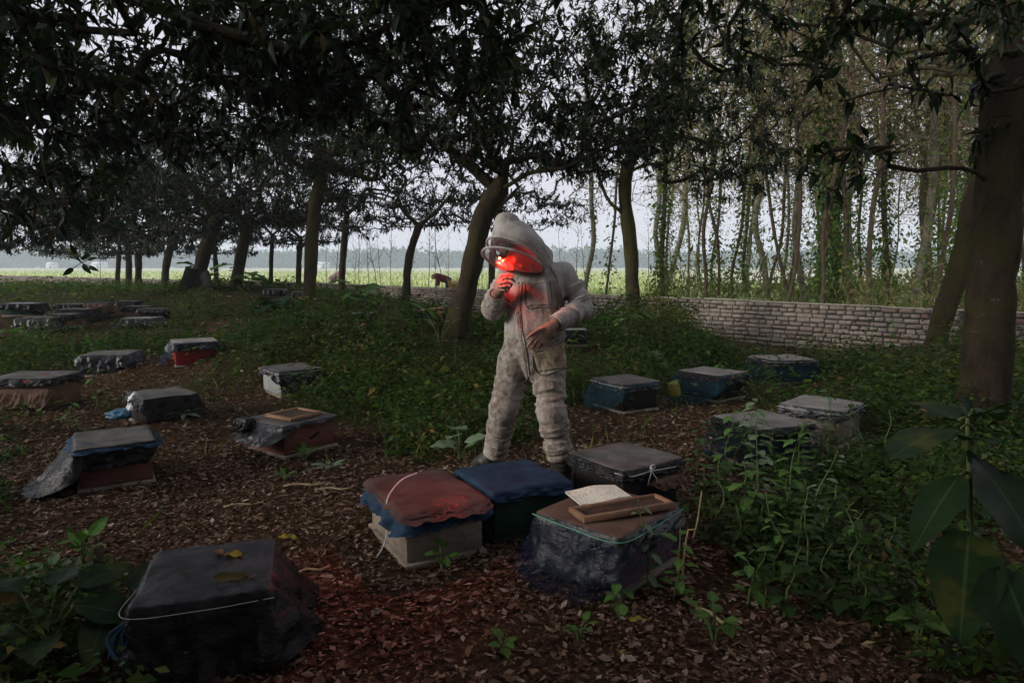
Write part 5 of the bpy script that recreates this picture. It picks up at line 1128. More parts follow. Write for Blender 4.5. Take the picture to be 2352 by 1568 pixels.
rosette('bright leafy plant behind the leaning tree with boards', 478, 655, 0, 7, .5, .36, 'ovate', 'taro', 613, .4, 'leafy_plant', 'plant', (0, .8), .4)
rosette('dark spiky plant below the far forked trunk', 300, 655, 0, 8, .6, .2, 'ovate', 'bigleaf', 614, .5, 'leafy_plant', 'plant', (0, 1.), .5)
rosette('green weed with long leaves at the corner of the faded red hive', 700, 1062, 0, 7, .13, .05, 'ovate', 'taro', 615, .1, 'leafy_plant', 'plant', (.2, 1.2), .5)
rosette('pale silvery weed on the litter beside the faded red hive', 758, 1085, 0, 8, .10, .045, 'ovate', 'taro_pale', 616, .05, 'leafy_plant', 'plant', (0, .6), .3)
rosette('pale weed by the bundled black hive', 425, 965, 0, 9, .14, .05, 'ovate', 'taro_pale', 617, .07, 'leafy_plant', 'plant', (0, .7), .3)
rosette('weed growing against the front of the pale wooden hive', 1018, 1312, 0, 9, .055, .04, 'ovate', 'taro', 618, .09, 'leafy_plant', 'plant', (0, 1), .3)
rosette('small oval-leaved seedling under the large-leaved plant', 2110, 1470, 0, 6, .12, .075, 'ovate', 'taro', 619, .1, 'leafy_plant', 'plant', (0, .5), .3)
rosette('small seedling at the bottom edge before the hives', 1155, 1500, 0, 8, .05, .035, 'ovate', 'taro', 620, .05, 'leafy_plant', 'plant', (0, .8), .3)
rosette('bright little seedling on the litter below the notebook hive', 1330, 1475, 0, 6, .05, .035, 'ovate', 'taro', 621, .06, 'leafy_plant', 'plant', (0, .8), .3)
rosette('rounded leafy weed at the bottom, under the notebook hive side of the bank', 1640, 1480, 0, 12, .06, .05, 'ovate', 'taro', 622, .12, 'leafy_plant', 'plant', (0, .9), .3)
rosette('weed with light leaves near the stump', 130, 1370, 0, 9, .09, .06, 'ovate', 'taro_pale', 623, .1, 'leafy_plant', 'plant', (0, .9), .3)
rosette('yellow-green weed beside the stump', 195, 1290, 0, 6, .11, .06, 'ovate', 'taro', 624, .12, 'leafy_plant', 'plant', (.4, 1.6), .3)
rosette('low weed before the slanting-sheet hive', 260, 1120, 0, 8, .05, .03, 'ovate', 'taro', 625, .05, 'leafy_plant', 'plant', (0, .8), .3)
rosette('small weed on the litter path in front of the pale wooden hive', 655, 1105, 0, 7, .07, .03, 'ovate', 'taro', 626, .06, 'leafy_plant', 'plant', (0, .9), .3)
# tall leafy weeds
def tall_weed(label, px, py, H, n_, L, W, seed, m='taro', lean=(0, 0), name='tall_weed', group='tall leafy weeds'):
    rg_ = np.random.default_rng(seed); p = ground_at(px, py); root = thing(name, label, 'plant', p, 0, group)
    q = [np.array([0, 0, -.02])]; k_ = 5
    for i in range(1, k_ + 1): q.append(np.array([lean[0] * (i / k_) ** 1.5 + rg_.normal() * .015, lean[1] * (i / k_) ** 1.5 + rg_.normal() * .015, H * i / k_]))
    P = catmull(q, .03); stem_part(root, q, .006, .002)
    for k in range(n_):
        t = .15 + .85 * (k + .5) / n_; b = P[int(t * (len(P) - 1))]; a = k * 2.4 + rg_.uniform(-.4, .4); s = rg_.uniform(.7, 1.2) * (1.1 - .4 * t)
        dv = np.array([math.cos(a), math.sin(a), rg_.uniform(-.3, .6)]); plant_leaf(root, b + dv * .015, dv, L * s, W * s, 'ovate', m, .4, seed * 30 + k, 0, .12)
    return root
tw_spec = [(1490, 1360, .42, 14, .08, .045, 'weed climbing up the corner of the notebook hive', (-.05, .03)), (1545, 1375, .30, 12, .09, .05, 'weed in front of the pink side of the notebook hive', (.03, .02)), (1415, 1400, .12, 8, .07, .06, 'short heart-leaved weed at the foot of the notebook hive', (0, 0)),
           (1660, 1130, .5, 26, .10, .06, 'tall weed rising before the half-hidden hive', (.05, .05)), (1740, 1160, .62, 34, .11, .065, 'tallest weed standing in front of the half-hidden hive', (.0, .05)), (1800, 1190, .55, 30, .11, .06, 'leafy weed between the half-hidden hive and the pale-covered one', (.08, 0)),
           (1600, 1090, .35, 14, .08, .05, 'weed at the edge of the litter by the string-tied hive', (.02, .05)), (1705, 1230, .4, 16, .10, .065, 'weed with drooping leaves at the edge of the bank', (.0, -.03)), (1870, 1230, .45, 16, .09, .05, 'pale weed on the bank below the pale-covered hive', (.05, 0)),
           (1780, 1320, .38, 16, .09, .05, 'dark weed on the slope of the bank', (-.04, 0)), (1950, 1290, .3, 12, .08, .045, 'weed on the bank near the drooping leaves', (0, 0)), (1720, 1390, .25, 10, .08, .05, 'short weed low on the bank', (0, 0)),
           (1890, 1040, .5, 18, .09, .045, 'weed beside the pale-covered hive', (.03, 0)), (1660, 905, .4, 14, .10, .06, 'weed before the ruffled-cover hive', (0, 0)), (1390, 905, .42, 14, .11, .07, 'weed growing over the black hive with the yellow scrap', (0, 0)), (1435, 950, .3, 12, .09, .06, 'weed at the foot of the black hive with the yellow scrap', (0, 0)),
           (2010, 795, .55, 16, .12, .08, 'bright weed standing before the brick wall', (0, 0)), (2045, 815, .5, 14, .12, .08, 'light green weed by the wall near the leaning tree', (.05, 0)), (1995, 850, .9, 18, .1, .06, 'thin tall weed stalk on the mound by the wall', (0, 0)),
           (215, 945, .45, 10, .10, .05, 'thin weed with yellow-green leaves behind the broad brown hive', (.05, 0)), (80, 930, .35, 12, .09, .05, 'yellow-green weed in front of the broad brown hive', (0, 0)), (165, 990, .3, 16, .1, .05, 'bushy weed between the broad brown hive and the slanting sheet', (0, 0))]
ordn = ['first', 'second', 'third', 'fourth', 'fifth', 'sixth', 'seventh', 'eighth', 'ninth', 'tenth']
def row(pts, txt, H, n_, L_, W_w):
    for k, (px, py) in enumerate(pts): tw_spec.append((px, py, H * (.8 + .4 * ((k * 7) % 5) / 4), n_, L_, W_w, txt % ordn[k], (.05 * math.sin(k * 2.1), .03 * math.cos(k * 1.7))))
row([(1612, 1180), (1640, 1240), (1668, 1185), (1690, 1290), (1725, 1215), (1760, 1265), (1790, 1225), (1830, 1290), (1850, 1215), (1900, 1260)], '%s leafy stalk of the bank from the dry straw stalk towards the thick trunk', .3, 20, .08, .05)
row([(1640, 1060), (1690, 1085), (1720, 1100), (1770, 1105), (1820, 1120), (1850, 1060), (1900, 1100), (1945, 1075), (1985, 1110), (2030, 1090)], '%s tall weed of the row before the two mid hives, counted from the string-tied hive', .4, 22, .085, .052)
row([(1750, 1390), (1800, 1420), (1850, 1350), (1900, 1400), (1950, 1350), (1990, 1430), (2040, 1340)], '%s dark weed low on the bank, counted from the pale root towards the drooping leaves', .3, 16, .08, .05)
row([(640, 800), (700, 790), (760, 800), (820, 810), (880, 830), (940, 850), (1000, 860), (1040, 880), (760, 860), (860, 880)], '%s taller weed on the green mound, counted from the pale grey hive', .45, 16, .12, .07)
row([(1345, 800), (1390, 790), (1440, 830), (1500, 800), (1550, 815), (1600, 830)], '%s taller weed on the mound by the wall, counted from the person', .42, 16, .12, .07)
for i, (px, py, H, n_, L_, W_w, lb, ln) in enumerate(tw_spec): tall_weed(lb, px, py, H, n_, L_, W_w, 700 + i, ('taro' if i % 4 else 'taro_pale') if i < 22 else 'weed_big', ln)
# dry stems, stump, sticks
p = ground_at(1566, 1372); o = thing('dry_stalk', 'thin bare straw-coloured stalk standing beside the notebook hive', 'stalk', p)
stem_part(o, [(0, 0, -.02), (.003, 0, .15), (.02, 0, .3), at(1598, 1215, p[1]) - p, at(1612, 1128, p[1] + .03) - p], .005, .003, 'straw', 'stem'); stem_part(o, [at(1592, 1235, p[1]) - p, at(1600, 1205, p[1]) - p, at(1604, 1190, p[1]) - p], .003, .002, 'straw', 'side_twig')
p = ground_at(215, 1345); o = thing('stump', 'short broken wooden stump among weeds near the shiny plastic hive', 'stump', p); rg_ = np.random.default_rng(3); mb = MB(); mb.tube([(0, 0, -.05), (.0, 0, .06), (.012, .01, .14), (.018, .01, .175)], [.036, .033, .034, .026], 10); mb.V[0] += rg_.normal(size=mb.V[0].shape) * .003
link('trunk', mb.mesh('trunk', [M['bark_brown']], True), o)
for i, (px, py, L_, a_, lb) in enumerate(((700, 1120, .26, .1, 'curled dry bark strip on the path beyond the pale wooden hive'), (560, 1165, .22, .25, 'dry leaf stalk on the path behind the shiny plastic hive'), (720, 1318, .14, .3, 'yellowish stick on the red-lit litter'), (770, 1128, .2, -.05, 'brown stick near the silvery weed'), (1640, 1425, .2, -1.0, 'pale root sticking from the soil by the dry stalk'))):
    p = ground_at(px, py); mb = MB(); mb.tube(catmull([(-L_ / 2, 0, .012), (-L_ * .15, .01, .02), (L_ * .2, -.008, .016), (L_ / 2, .012, .02)], .03), .007, 6); link('fallen_stick', mb.mesh('fallen_stick', [M['straw']], True), None, p, a_, None, lb, 'stick')
M['yellow_leaf'] = bigleaf_mat('yellow_leaf', (.26, .19, .02), (.34, .26, .04)); M['brown_leaf'] = bigleaf_mat('brown_fallen_leaf', (.16, .075, .03), (.24, .13, .06)); M['olive_leaf'] = bigleaf_mat('olive_fallen_leaf', (.07, .055, .02), (.11, .085, .03))
def fallen(label, loc, L_, W_w, m, rz, seed, tl=0, roll=0):
    V, Q, r = blade(L_, W_w, 'ovate', .25, .35, .12, seed); o = link('fallen_leaf', new_mesh('fallen_leaf', V, [Q], M[m], None, True, r), None, loc, 0, None, label, 'leaf'); o.rotation_euler = (roll, tl, rz); return o
tt = lambda dx, dy, dz=.295: top_of(T_, 0, 0, dz, dx, dy)
fallen('bright yellow leaf lying on the shiny black plastic hive', tt(.04, .10), .11, .045, 'yellow_leaf', R(0), 801)
fallen('curled brown leaf next to the yellow one on the black plastic', tt(.03, .10, .298), .055, .03, 'brown_leaf', R(130), 802, -.2)
fallen('long dull curled leaf near the front edge of the black plastic', tt(.02, -.12, .30), .17, .04, 'olive_leaf', R(14), 803, 0, .5)
fallen('tiny dark leaf at the middle of the black plastic', tt(-.08, -.02), .03, .02, 'olive_leaf', R(40), 804, -.4)
fallen('small tan leaf at the corner of the black plastic', tt(.17, -.13), .025, .014, 'brown_leaf', R(200), 805)
fallen('olive leaf on the litter behind the shiny plastic hive', ground_at(640, 1245) + [0, 0, .02], .12, .05, 'yellow_leaf', R(5), 806)
fallen('orange-brown leaf on the pale seat of litter below the hives', ground_at(1445, 1440) + [0, 0, .02], .1, .035, 'yellow_leaf', R(25), 807)
# silhouetted twig hanging from the near tree
tgr = thing('hanging_twig', 'dark leafy twig hanging in silhouette before the far field', 'twig', at(130, 520, 3.6), 0); o0 = at(130, 520, 3.6)
pts = [at(90, 330, 3.7), at(108, 410, 3.65), at(118, 470, 3.6), at(125, 530, 3.6), at(140, 568, 3.6), at(165, 585, 3.6), at(187, 603, 3.6)]
mb = MB(); Pq = catmull([q - o0 for q in pts], .03); mb.tube(Pq, np.linspace(.0045, .003, len(Pq)), 6); link('stem', mb.mesh('stem', [M['bark']], True), tgr)
c0 = at(187, 603, 3.6)
for i, (x, y, w_) in enumerate(((145, 632, .028), (150, 570, .02), (160, 562, .03), (180, 555, .025), (172, 575, .03), (205, 572, .03), (222, 590, .025), (215, 562, .02), (218, 628, .02), (209, 632, .03), (225, 622, .022), (163, 585, .025))):
    e = at(x, y, 3.6 + .12 * math.sin(i * 2.1)); L_ = np.linalg.norm(e - c0); st = c0 + (e - c0) * (.15 if i % 2 else .45); plant_leaf(tgr, st - o0, e - st, np.linalg.norm(e - st), w_ * 1.05, 'ovate', 'bigleaf', .25, 850 + i, 1.2 + i, .1)
    if i % 2 == 0: mb = MB(); mb.tube([c0 - o0, (c0 + st) / 2 - o0, st - o0], .0022, 5); link('stalk', mb.mesh('stalk', [M['bark']], True), tgr)
print('plants', time.time() - T0)
# ------------------------------------------------------------------ people (bodies grown from signed distances)
class SDF:
    def __init__(s, lo, hi, h):
        s.lo = np.array(lo, float); s.h = h; s.n = np.ceil((np.array(hi) - s.lo) / h).astype(int) + 1; s.g = np.full(s.n, 1.0, np.float32)
    def region(s, lo, hi):
        a = np.maximum(0, np.floor((np.array(lo) - s.lo) / s.h).astype(int)); b = np.minimum(s.n, np.ceil((np.array(hi) - s.lo) / s.h).astype(int) + 1)
        if np.any(b <= a): return None
        ax = [s.lo[i] + s.h * np.arange(a[i], b[i]) for i in range(3)]
        return tuple(slice(a[i], b[i]) for i in range(3)), np.stack(np.meshgrid(*ax, indexing='ij'), -1)
    def smin(s, sl, d, k):
        g = s.g[sl]; hh = np.clip(.5 + .5 * (g - d) / k, 0, 1) if k > 0 else None
        s.g[sl] = np.minimum(g, d) if k <= 0 else g * (1 - hh) + d * hh - k * hh * (1 - hh)
    def cone(s, a, b, ra, rb, k=.03, flat=None, fx=None, disp=None):
        """tapered limb a->b; flat=(yaw, ratio) squashes the depth axis; disp(P, t) moves the surface"""
        a = np.array(a, float); b = np.array(b, float); m = max(ra, rb) + .06
        r = s.region(np.minimum(a, b) - m, np.maximum(a, b) + m)
        if r is None: return
        sl, P = r; A, B = a, b; q = P
        if flat is not None:
            c, sn = math.cos(flat[0]), math.sin(flat[0]); Rm = np.array([[c, -sn, 0], [sn, c, 0], [0, 0, 1]]).T
            q = P @ Rm.T; q[..., 1] /= flat[1]; A = Rm @ a; B = Rm @ b; A[1] /= flat[1]; B[1] /= flat[1]
        ab = B - A; t = np.clip(((q - A) @ ab) / max(ab @ ab, 1e-9), 0, 1)
        d = np.linalg.norm(q - (A + t[..., None] * ab), axis=-1) - (ra + (rb - ra) * t)
        if flat is not None: d = d * (flat[1] * .5 + .5)
        if disp is not None: d = d - disp(P, t)
        s.smin(sl, d.astype(np.float32), k)
    def ball(s, c, r, k=.03, axes=None):
        c = np.array(c, float); r = np.broadcast_to(np.array(r, float), (3,)); m = r.max() + .06
        rr = s.region(c - m, c + m)
        if rr is None: return
        sl, P = rr; q = P - c
        if axes is not None: q = q @ np.asarray(axes)            # columns are the axes
        e = q / r; k0 = np.linalg.norm(e, axis=-1); k1 = np.linalg.norm(e / r, axis=-1)
        s.smin(sl, (k0 * (k0 - 1) / np.maximum(k1, 1e-6)).astype(np.float32), k)
    def cut(s, fn):
        r = s.region(s.lo, s.lo + s.h * (s.n - 1)); s.g = np.maximum(s.g, fn(r[1]).astype(np.float32))
    def mesh(s, relax=1):
        g = vdb.FloatGrid(background=1.0); g.copyFromArray(np.ascontiguousarray(s.g)); pts, quads = g.convertToQuads(isovalue=0.0)
        V = pts.astype(float) * s.h + s.lo; Q = quads.astype(int)
        for _ in range(relax):
            acc = np.zeros_like(V); n_ = np.zeros(len(V))
            for i in range(4):
                a, b = Q[:, i], Q[:, (i + 1) % 4]; np.add.at(acc, a, V[b]); np.add.at(acc, b, V[a]); np.add.at(n_, a, 1); np.add.at(n_, b, 1)
            V = .5 * V + .5 * acc / np.maximum(n_, 1)[:, None]
        return V, Q
def vnormals(V, Q):
    fn = np.cross(V[Q[:, 2]] - V[Q[:, 0]], V[Q[:, 3]] - V[Q[:, 1]]); N = np.zeros_like(V)
    for i in range(4): np.add.at(N, Q[:, i], fn)
    return nrm(N)
m, n, l, bs = mat('bee_suit_cloth')
t1 = noise(n, l, 7, 6, .7); t2 = noise(n, l, 2.6, 5, .65); geo = n.new('ShaderNodeNewGeometry'); sp_ = n.new('ShaderNodeSeparateXYZ'); tc = n.new('ShaderNodeTexCoord'); l.new(tc.outputs['Object'], sp_.inputs[0])
r1 = ramp(n, [(.3, (.285, .262, .238)), (.7, (.435, .412, .382))]); l.new(t1.outputs[0], r1.inputs[0])
mr = n.new('ShaderNodeMapRange'); mr.inputs['From Min'].default_value = 1.15; mr.inputs['From Max'].default_value = .35; mr.inputs['To Min'].default_value = -.05; mr.inputs['To Max'].default_value = .14; l.new(sp_.outputs[2], mr.inputs['Value'])
ad = n.new('ShaderNodeMath'); ad.operation = 'ADD'; l.new(t2.outputs[0], ad.inputs[0]); l.new(mr.outputs[0], ad.inputs[1])
f = ramp(n, [(.41, (0, 0, 0)), (.58, (1, 1, 1))]); l.new(ad.outputs[0], f.inputs[0])
t4 = noise(n, l, 26, 4, .7); f4 = ramp(n, [(.35, (.3, .3, .3)), (.62, (1, 1, 1))]); l.new(t4.outputs[0], f4.inputs[0])
ff = mixc(n, l, 1.0, f.outputs[0], f4.outputs[0], 'MULTIPLY')
col = mixc(n, l, ff, r1.outputs[0], (.12, .088, .06))
wx = n.new('ShaderNodeTexWave'); wx.wave_type = 'BANDS'; wx.bands_direction = 'X'; wx.inputs['Scale'].default_value = 40; wz = n.new('ShaderNodeTexWave'); wz.bands_direction = 'Z'; wz.inputs['Scale'].default_value = 40
l.new(tc.outputs['Object'], wx.inputs[0]); l.new(tc.outputs['Object'], wz.inputs[0]); wm = n.new('ShaderNodeMath'); wm.operation = 'ADD'; l.new(wx.outputs['Fac'], wm.inputs[0]); l.new(wz.outputs['Fac'], wm.inputs[1])
wr = ramp(n, [(.3, (.86, .86, .86)), (1, (1.06, 1.06, 1.06))]); l.new(wm.outputs[0], wr.inputs[0]); col = mixc(n, l, 1.0, col, wr.outputs[0], 'MULTIPLY')
l.new(col, bs.inputs['Base Color']); bs.inputs['Roughness'].default_value = .95; bs.inputs['Specular IOR Level'].default_value = .1
b1 = noise(n, l, 55, 4, .7); b2 = noise(n, l, 9, 2, .5, stretch=(1.2, 1.2, .6)); ab = n.new('ShaderNodeMath'); ab.operation = 'SUBTRACT'; l.new(b2.outputs[0], ab.inputs[0]); ab.inputs[1].default_value = .5
ab2 = n.new('ShaderNodeMath'); ab2.operation = 'ABSOLUTE'; l.new(ab.outputs[0], ab2.inputs[0]); ab3 = n.new('ShaderNodeMath'); ab3.operation = 'MULTIPLY_ADD'; l.new(ab2.outputs[0], ab3.inputs[0]); ab3.inputs[1].default_value = -5.0; l.new(b1.outputs[0], ab3.inputs[2]); bump(n, l, bs, ab3.outputs[0], .45, .008)
M['suit'] = m
m2 = m.copy(); m2.name = 'stained_pocket_cloth'
for nd in m2.node_tree.nodes:
    if nd.type == 'VALTORGB' and abs(nd.color_ramp.elements[0].color[0] - .285) < .005:
        nd.color_ramp.elements[0].color = (.34, .27, .17, 1); nd.color_ramp.elements[1].color = (.46, .39, .27, 1)
M['pocket'] = m2
M['skin'] = rough_mat('skin', (.20, .105, .07), (.27, .15, .10), 18, .55, .25, .002, .4)
M['boot'] = rough_mat('rubber_boot', (.012, .0125, .008), (.026, .0255, .017), 6, .55, .15, .003, .4)
M['sock'] = rough_mat('dark_sock', (.012, .012, .014), (.03, .03, .034), 30, .95, .4, .003, .1)
M['hair'] = rough_mat('dark_hair', (.01, .008, .007), (.02, .017, .015), 40, .6, .5, .003, .3)

d0 = 4.25; ORG = np.array([.08, 4.27, tz(.08, 4.27)])
J = dict(hipR=at(1183, 826, 4.30), hipL=at(1258, 826, 4.26), kneeR=at(1156, 945, 4.26), kneeL=at(1268, 950, 4.12), cuffR=at(1138, 1042, 4.38), cuffL=at(1287, 1052, 4.12),
         pelvis=at(1222, 805, 4.28), waist=at(1230, 745, 4.30), chest=at(1232, 668, 4.26), neck=at(1235, 606, 4.24), shL=at(1296, 628, 4.24), shR=at(1172, 636, 4.34),
         elL=at(1338, 708, 4.24), wrL=at(1276, 742, 4.03), elR=at(1132, 706, 4.26), wrR=at(1140, 676, 4.16))
footR = np.array([-.215, 4.44, tz(-.215, 4.44)]); footL = np.array([.325, 4.11, tz(.325, 4.11)])
fv = nrm(np.array([-.36, -.45, -.82])); uv = nrm(np.array([-.86, -.2, .47])); uv = nrm(uv - fv * (uv @ fv)); sv = np.cross(fv, uv)
HD = at(1187, 574, 4.11); AX = np.column_stack([uv, sv, fv])
hp = lambda u_, s_, f_: HD + uv * u_ + sv * s_ + fv * f_
person = thing('person', 'person in a stained off-white bee suit and veil, face lit red, looking down', 'person', ORG)
def put(name, V, Q, m_, parent=person, smooth=True, rnd=None): return link(name, new_mesh(name, V - ORG, [Q], m_, None, smooth, rnd), parent)
# body: one continuous skin mesh with head, hands and feet
B = SDF([-.45, 3.7, -.02], [.62, 4.75, 1.85], .0068)
B.cone(J['pelvis'], J['chest'], .12, .13, .05, (R(-15), .6)); B.cone(J['chest'], J['neck'] + [0, .02, 0], .10, .055, .05); B.cone(J['neck'], hp(-.06, 0, -.02), .058, .056, .03)
B.ball(hp(0, 0, 0), (.118, .078, .098), .02, AX); B.ball(hp(-.055, 0, .03), (.06, .055, .06), .03, AX)
B.cone(hp(.02, 0, .088), hp(-.03, 0, .118), .010, .016, .012)                                  # nose
for sgn in (-1, 1):
    B.cone(hp(.035, sgn * .05, .072), hp(.04, sgn * .015, .092), .010, .012, .012)               # brow
    B.ball(hp(-.01, sgn * .045, .075), .022, .02); B.ball(hp(0, sgn * .079, -.01), (.032, .010, .020), .008, AX)   # cheek, ear
B.cone(hp(-.062, -.025, .089), hp(-.062, .025, .089), .009, .009, .008); B.cone(hp(-.078, -.018, .086), hp(-.078, .018, .086), .009, .009, .006); B.ball(hp(-.11, 0, .07), .024, .02)
for s_, h_, kn, cf, ft in (('R', 'hipR', 'kneeR', 'cuffR', footR), ('L', 'hipL', 'kneeL', 'cuffL', footL)):
    an_ = ft + [0, 0, .08]; B.cone(J[h_], J[kn], .08, .055, .04); B.cone(J[kn], J[cf], .052, .046, .03); B.cone(J[cf], an_, .046, .038, .03); tdir = nrm(np.array([-.25, -1, 0])); B.cone(an_ - [0, 0, .02], ft + tdir * .17 + [0, 0, .04], .04, .032, .02)
for s_, e_, w_ in (('shL', 'elL', 'wrL'), ('shR', 'elR', 'wrR')):
    B.cone(J[s_], J[e_], .055, .042, .03); B.cone(J[e_], J[w_], .042, .029, .03)
def fing(chain, r=.0095):
    for i in range(len(chain) - 1): B.cone(at(*chain[i]), at(*chain[i + 1]), r * (1 - .07 * i), r * (1 - .07 * (i + 1)), .004)
pL = at(1247, 764, 3.985); B.cone(J['wrL'], at(1262, 752, 4.0), .029, .034, .02); B.ball(pL, (.046, .022, .042), .02, np.column_stack([nrm(np.array([-.75, -.1, -.6])), nrm(np.array([-.15, -1, .1])), nrm(np.array([-.6, .1, .75]))]))
fing([(1254, 752, 3.975), (1232, 760, 3.95), (1219, 769, 3.94), (1209, 778, 3.94)], .0115); fing([(1243, 760, 3.97), (1226, 776, 3.945), (1217, 788, 3.945), (1211, 797, 3.96)], .011)
fing([(1247, 767, 3.97), (1232, 783, 3.945), (1224, 794, 3.95), (1220, 801, 3.965)], .011); fing([(1251, 772, 3.975), (1239, 788, 3.95), (1232, 797, 3.955), (1228, 803, 3.97)], .0105); fing([(1256, 775, 3.985), (1247, 789, 3.965), (1241, 797, 3.97), (1238, 801, 3.98)], .0095)
pR = at(1150, 658, 4.11); B.cone(J['wrR'], at(1146, 668, 4.13), .028, .033, .02); B.ball(pR, (.040, .026, .044), .02, np.column_stack([nrm(np.array([.8, -.3, .3])), nrm(np.array([-.35, -.9, .1])), nrm(np.array([-.3, .1, .95]))]))
fing([(1146, 644, 4.085), (1162, 637, 4.055), (1176, 640, 4.055), (1182, 647, 4.075)], .0105); fing([(1146, 651, 4.075), (1163, 647, 4.045), (1175, 652, 4.05), (1174, 658, 4.075)], .0105); fing([(1147, 659, 4.07), (1161, 657, 4.04), (1170, 661, 4.05), (1167, 666, 4.07)], .010); fing([(1148, 667, 4.075), (1158, 666, 4.05), (1164, 669, 4.055), (1160, 673, 4.07)], .009)
fing([(1140, 652, 4.12), (1152, 634, 4.10), (1168, 630, 4.085), (1180, 634, 4.08)], .0115)
V, Q = B.mesh(1); body = put('body', V, Q, M['skin'])
# hair and eyes
Hh = SDF(HD - .2, HD + .2, .006); Hh.ball(hp(.01, 0, -.012), (.122, .086, .102), .01, AX); Hh.cut(lambda P: ((P - HD) @ fv) - .03 - .25 * ((P - HD) @ uv)); V, Q = Hh.mesh(1); put('hair', V, Q, M['hair'])
# suit
def rings(freq, amp, ph, t0=0, t1=1):
    def f_(P, t):
        w = np.clip((t - t0) / .15, 0, 1) * np.clip((t1 - t) / .1 + .5, 0, 1)
        nz_ = fbm(P[..., 0] * 9 + ph, P[..., 1] * 9, P[..., 2] * 7, 13, 2)
        a_ = P[..., 0] * 4 + P[..., 1] * 5 + ph; rd = 1 - np.abs(2 * vnoise(t * freq * 2.2 + a_ * .55, a_ * .8, P[..., 2] * 2 + ph, 31) - 1)
        rd2 = 1 - np.abs(2 * vnoise(t * freq * 3.7 - a_ * .8, a_ * 1.4 + 3, 0, 37) - 1)
        return amp * w * (1.6 * (rd - .5) + .8 * (rd2 - .5)) + .014 * (nz_ - .5)
    return f_
S = SDF([-.5, 3.8, .1], [.68, 4.72, 1.62], .0065)
yw = R(-18); fz = lambda P, t: .012 * (fbm(P[..., 0] * 9, P[..., 1] * 7, P[..., 2] * 4, 17, 3) - .5) * 2 + .034 * (.5 - np.abs(2 * vnoise(P[..., 0] * 13 + P[..., 2] * 3, P[..., 1] * 9, P[..., 2] * 4 - P[..., 0] * 3, 19) - 1))
S.cone(J['chest'] + [0, .0, .02], J['waist'], .176, .166, .04, (yw, .68), None, fz); S.cone(J['waist'], J['pelvis'] - [0, 0, .03], .166, .176, .04, (yw, .72), None, fz)
S.cone(J['chest'] + [0, 0, .07], J['neck'] + [0, .02, -.01], .14, .08, .06, (yw, .72)); S.ball(J['shL'] - [.015, 0, .01], .072, .05); S.ball(J['shR'], .07, .05)
S.cone(J['shL'], J['elL'], .070, .062, .025, None, None, rings(3.2, .018, 1.0, .2)); S.cone(J['elL'], J['wrL'] + (J['wrL'] - J['elL']) * -.02, .068, .046, .02, None, None, rings(4, .014, 2.2, 0))
S.cone(J['shR'], J['elR'], .072, .066, .035, None, None, rings(3.2, .016, 3.0, .2)); S.cone(J['elR'] + [0, 0, -.015], J['wrR'] + [.0, .02, -.015], .067, .045, .02, None, None, rings(3.5, .014, 4.2, 0))
for h_, kn, cf, ph in (('hipR', 'kneeR', 'cuffR', .7), ('hipL', 'kneeL', 'cuffL', 2.9)):
    S.cone(J[h_] - [0, 0, .01], J[kn], .112, .088, .022, None, None, rings(3.0, .014, ph, .25)); S.cone(J[kn], J[cf], .088, .068, .022, None, None, rings(4.6, .016, ph + 1, .1))
# sleeve and leg ends are open cloth ends: cut square
def end_cut(p, dirv, r): return lambda P: np.where(np.linalg.norm(P - p, axis=-1) < r, (P - p) @ dirv, -1.0)
S.cut(end_cut(J['cuffR'], nrm(J['cuffR'] - J['kneeR']), .17)); S.cut(end_cut(J['cuffL'], nrm(J['cuffL'] - J['kneeL']), .17)); S.cut(end_cut(J['wrL'], nrm(J['wrL'] - J['elL']), .11)); S.cut(end_cut(J['wrR'], nrm(J['wrR'] - J['elR']), .09))
V, Q = S.mesh(0); suit = put('suit', V, Q, M['suit']); NV = vnormals(V, Q)
pxv = np.column_stack(px_of(V)[:2]); facing = NV @ nrm(np.array([-.05, -1, .1])) > .15
def patch(name, poly, m_, offs, parent=suit):
    poly = np.array(poly, float); x, y = pxv[:, 0], pxv[:, 1]; ins = np.zeros(len(V), bool); j = len(poly) - 1
    for i in range(len(poly)):
        xi, yi = poly[i]; xj, yj = poly[j]; c = ((yi > y) != (yj > y)) & (x < (xj - xi) * (y - yi) / (yj - yi + 1e-9) + xi); ins ^= c; j = i
    ins &= facing; fk = ins[Q].all(1); F = Q[fk]; idx, inv = np.unique(F, return_inverse=True)
    if len(F) == 0: return
    F2 = inv.reshape(-1, 4); ec = {}
    for a, b in np.vstack([F2[:, [0, 1]], F2[:, [1, 2]], F2[:, [2, 3]], F2[:, [3, 0]]]): k = (min(a, b), max(a, b)); ec[k] = ec.get(k, 0) + 1
    edge = np.zeros(len(idx), bool)
    for (a, b), c in ec.items():
        if c == 1: edge[a] = edge[b] = True
    o_ = np.where(edge, -.002, offs)[:, None]; return put(name, V[idx] + NV[idx] * o_, F2, m_, parent)
patch('chest_pocket', [(1206, 645), (1262, 642), (1268, 700), (1209, 706)], M['suit'], .006)
patch('hip_pocket', [(1218, 800), (1240, 806), (1300, 780), (1303, 845), (1235, 858)], M['pocket'], .009)
patch('zip', [(1189, 650), (1192, 650), (1190, 720), (1200, 790), (1212, 868), (1209, 869), (1197, 795), (1186, 720)], M['wood_grey'], .009)
patch('zip_placket', [(1188, 650), (1196, 650), (1194, 720), (1204, 790), (1216, 870), (1206, 872), (1192, 795), (1183, 720)], M['suit'], .006)
fi = np.where(facing)[0]
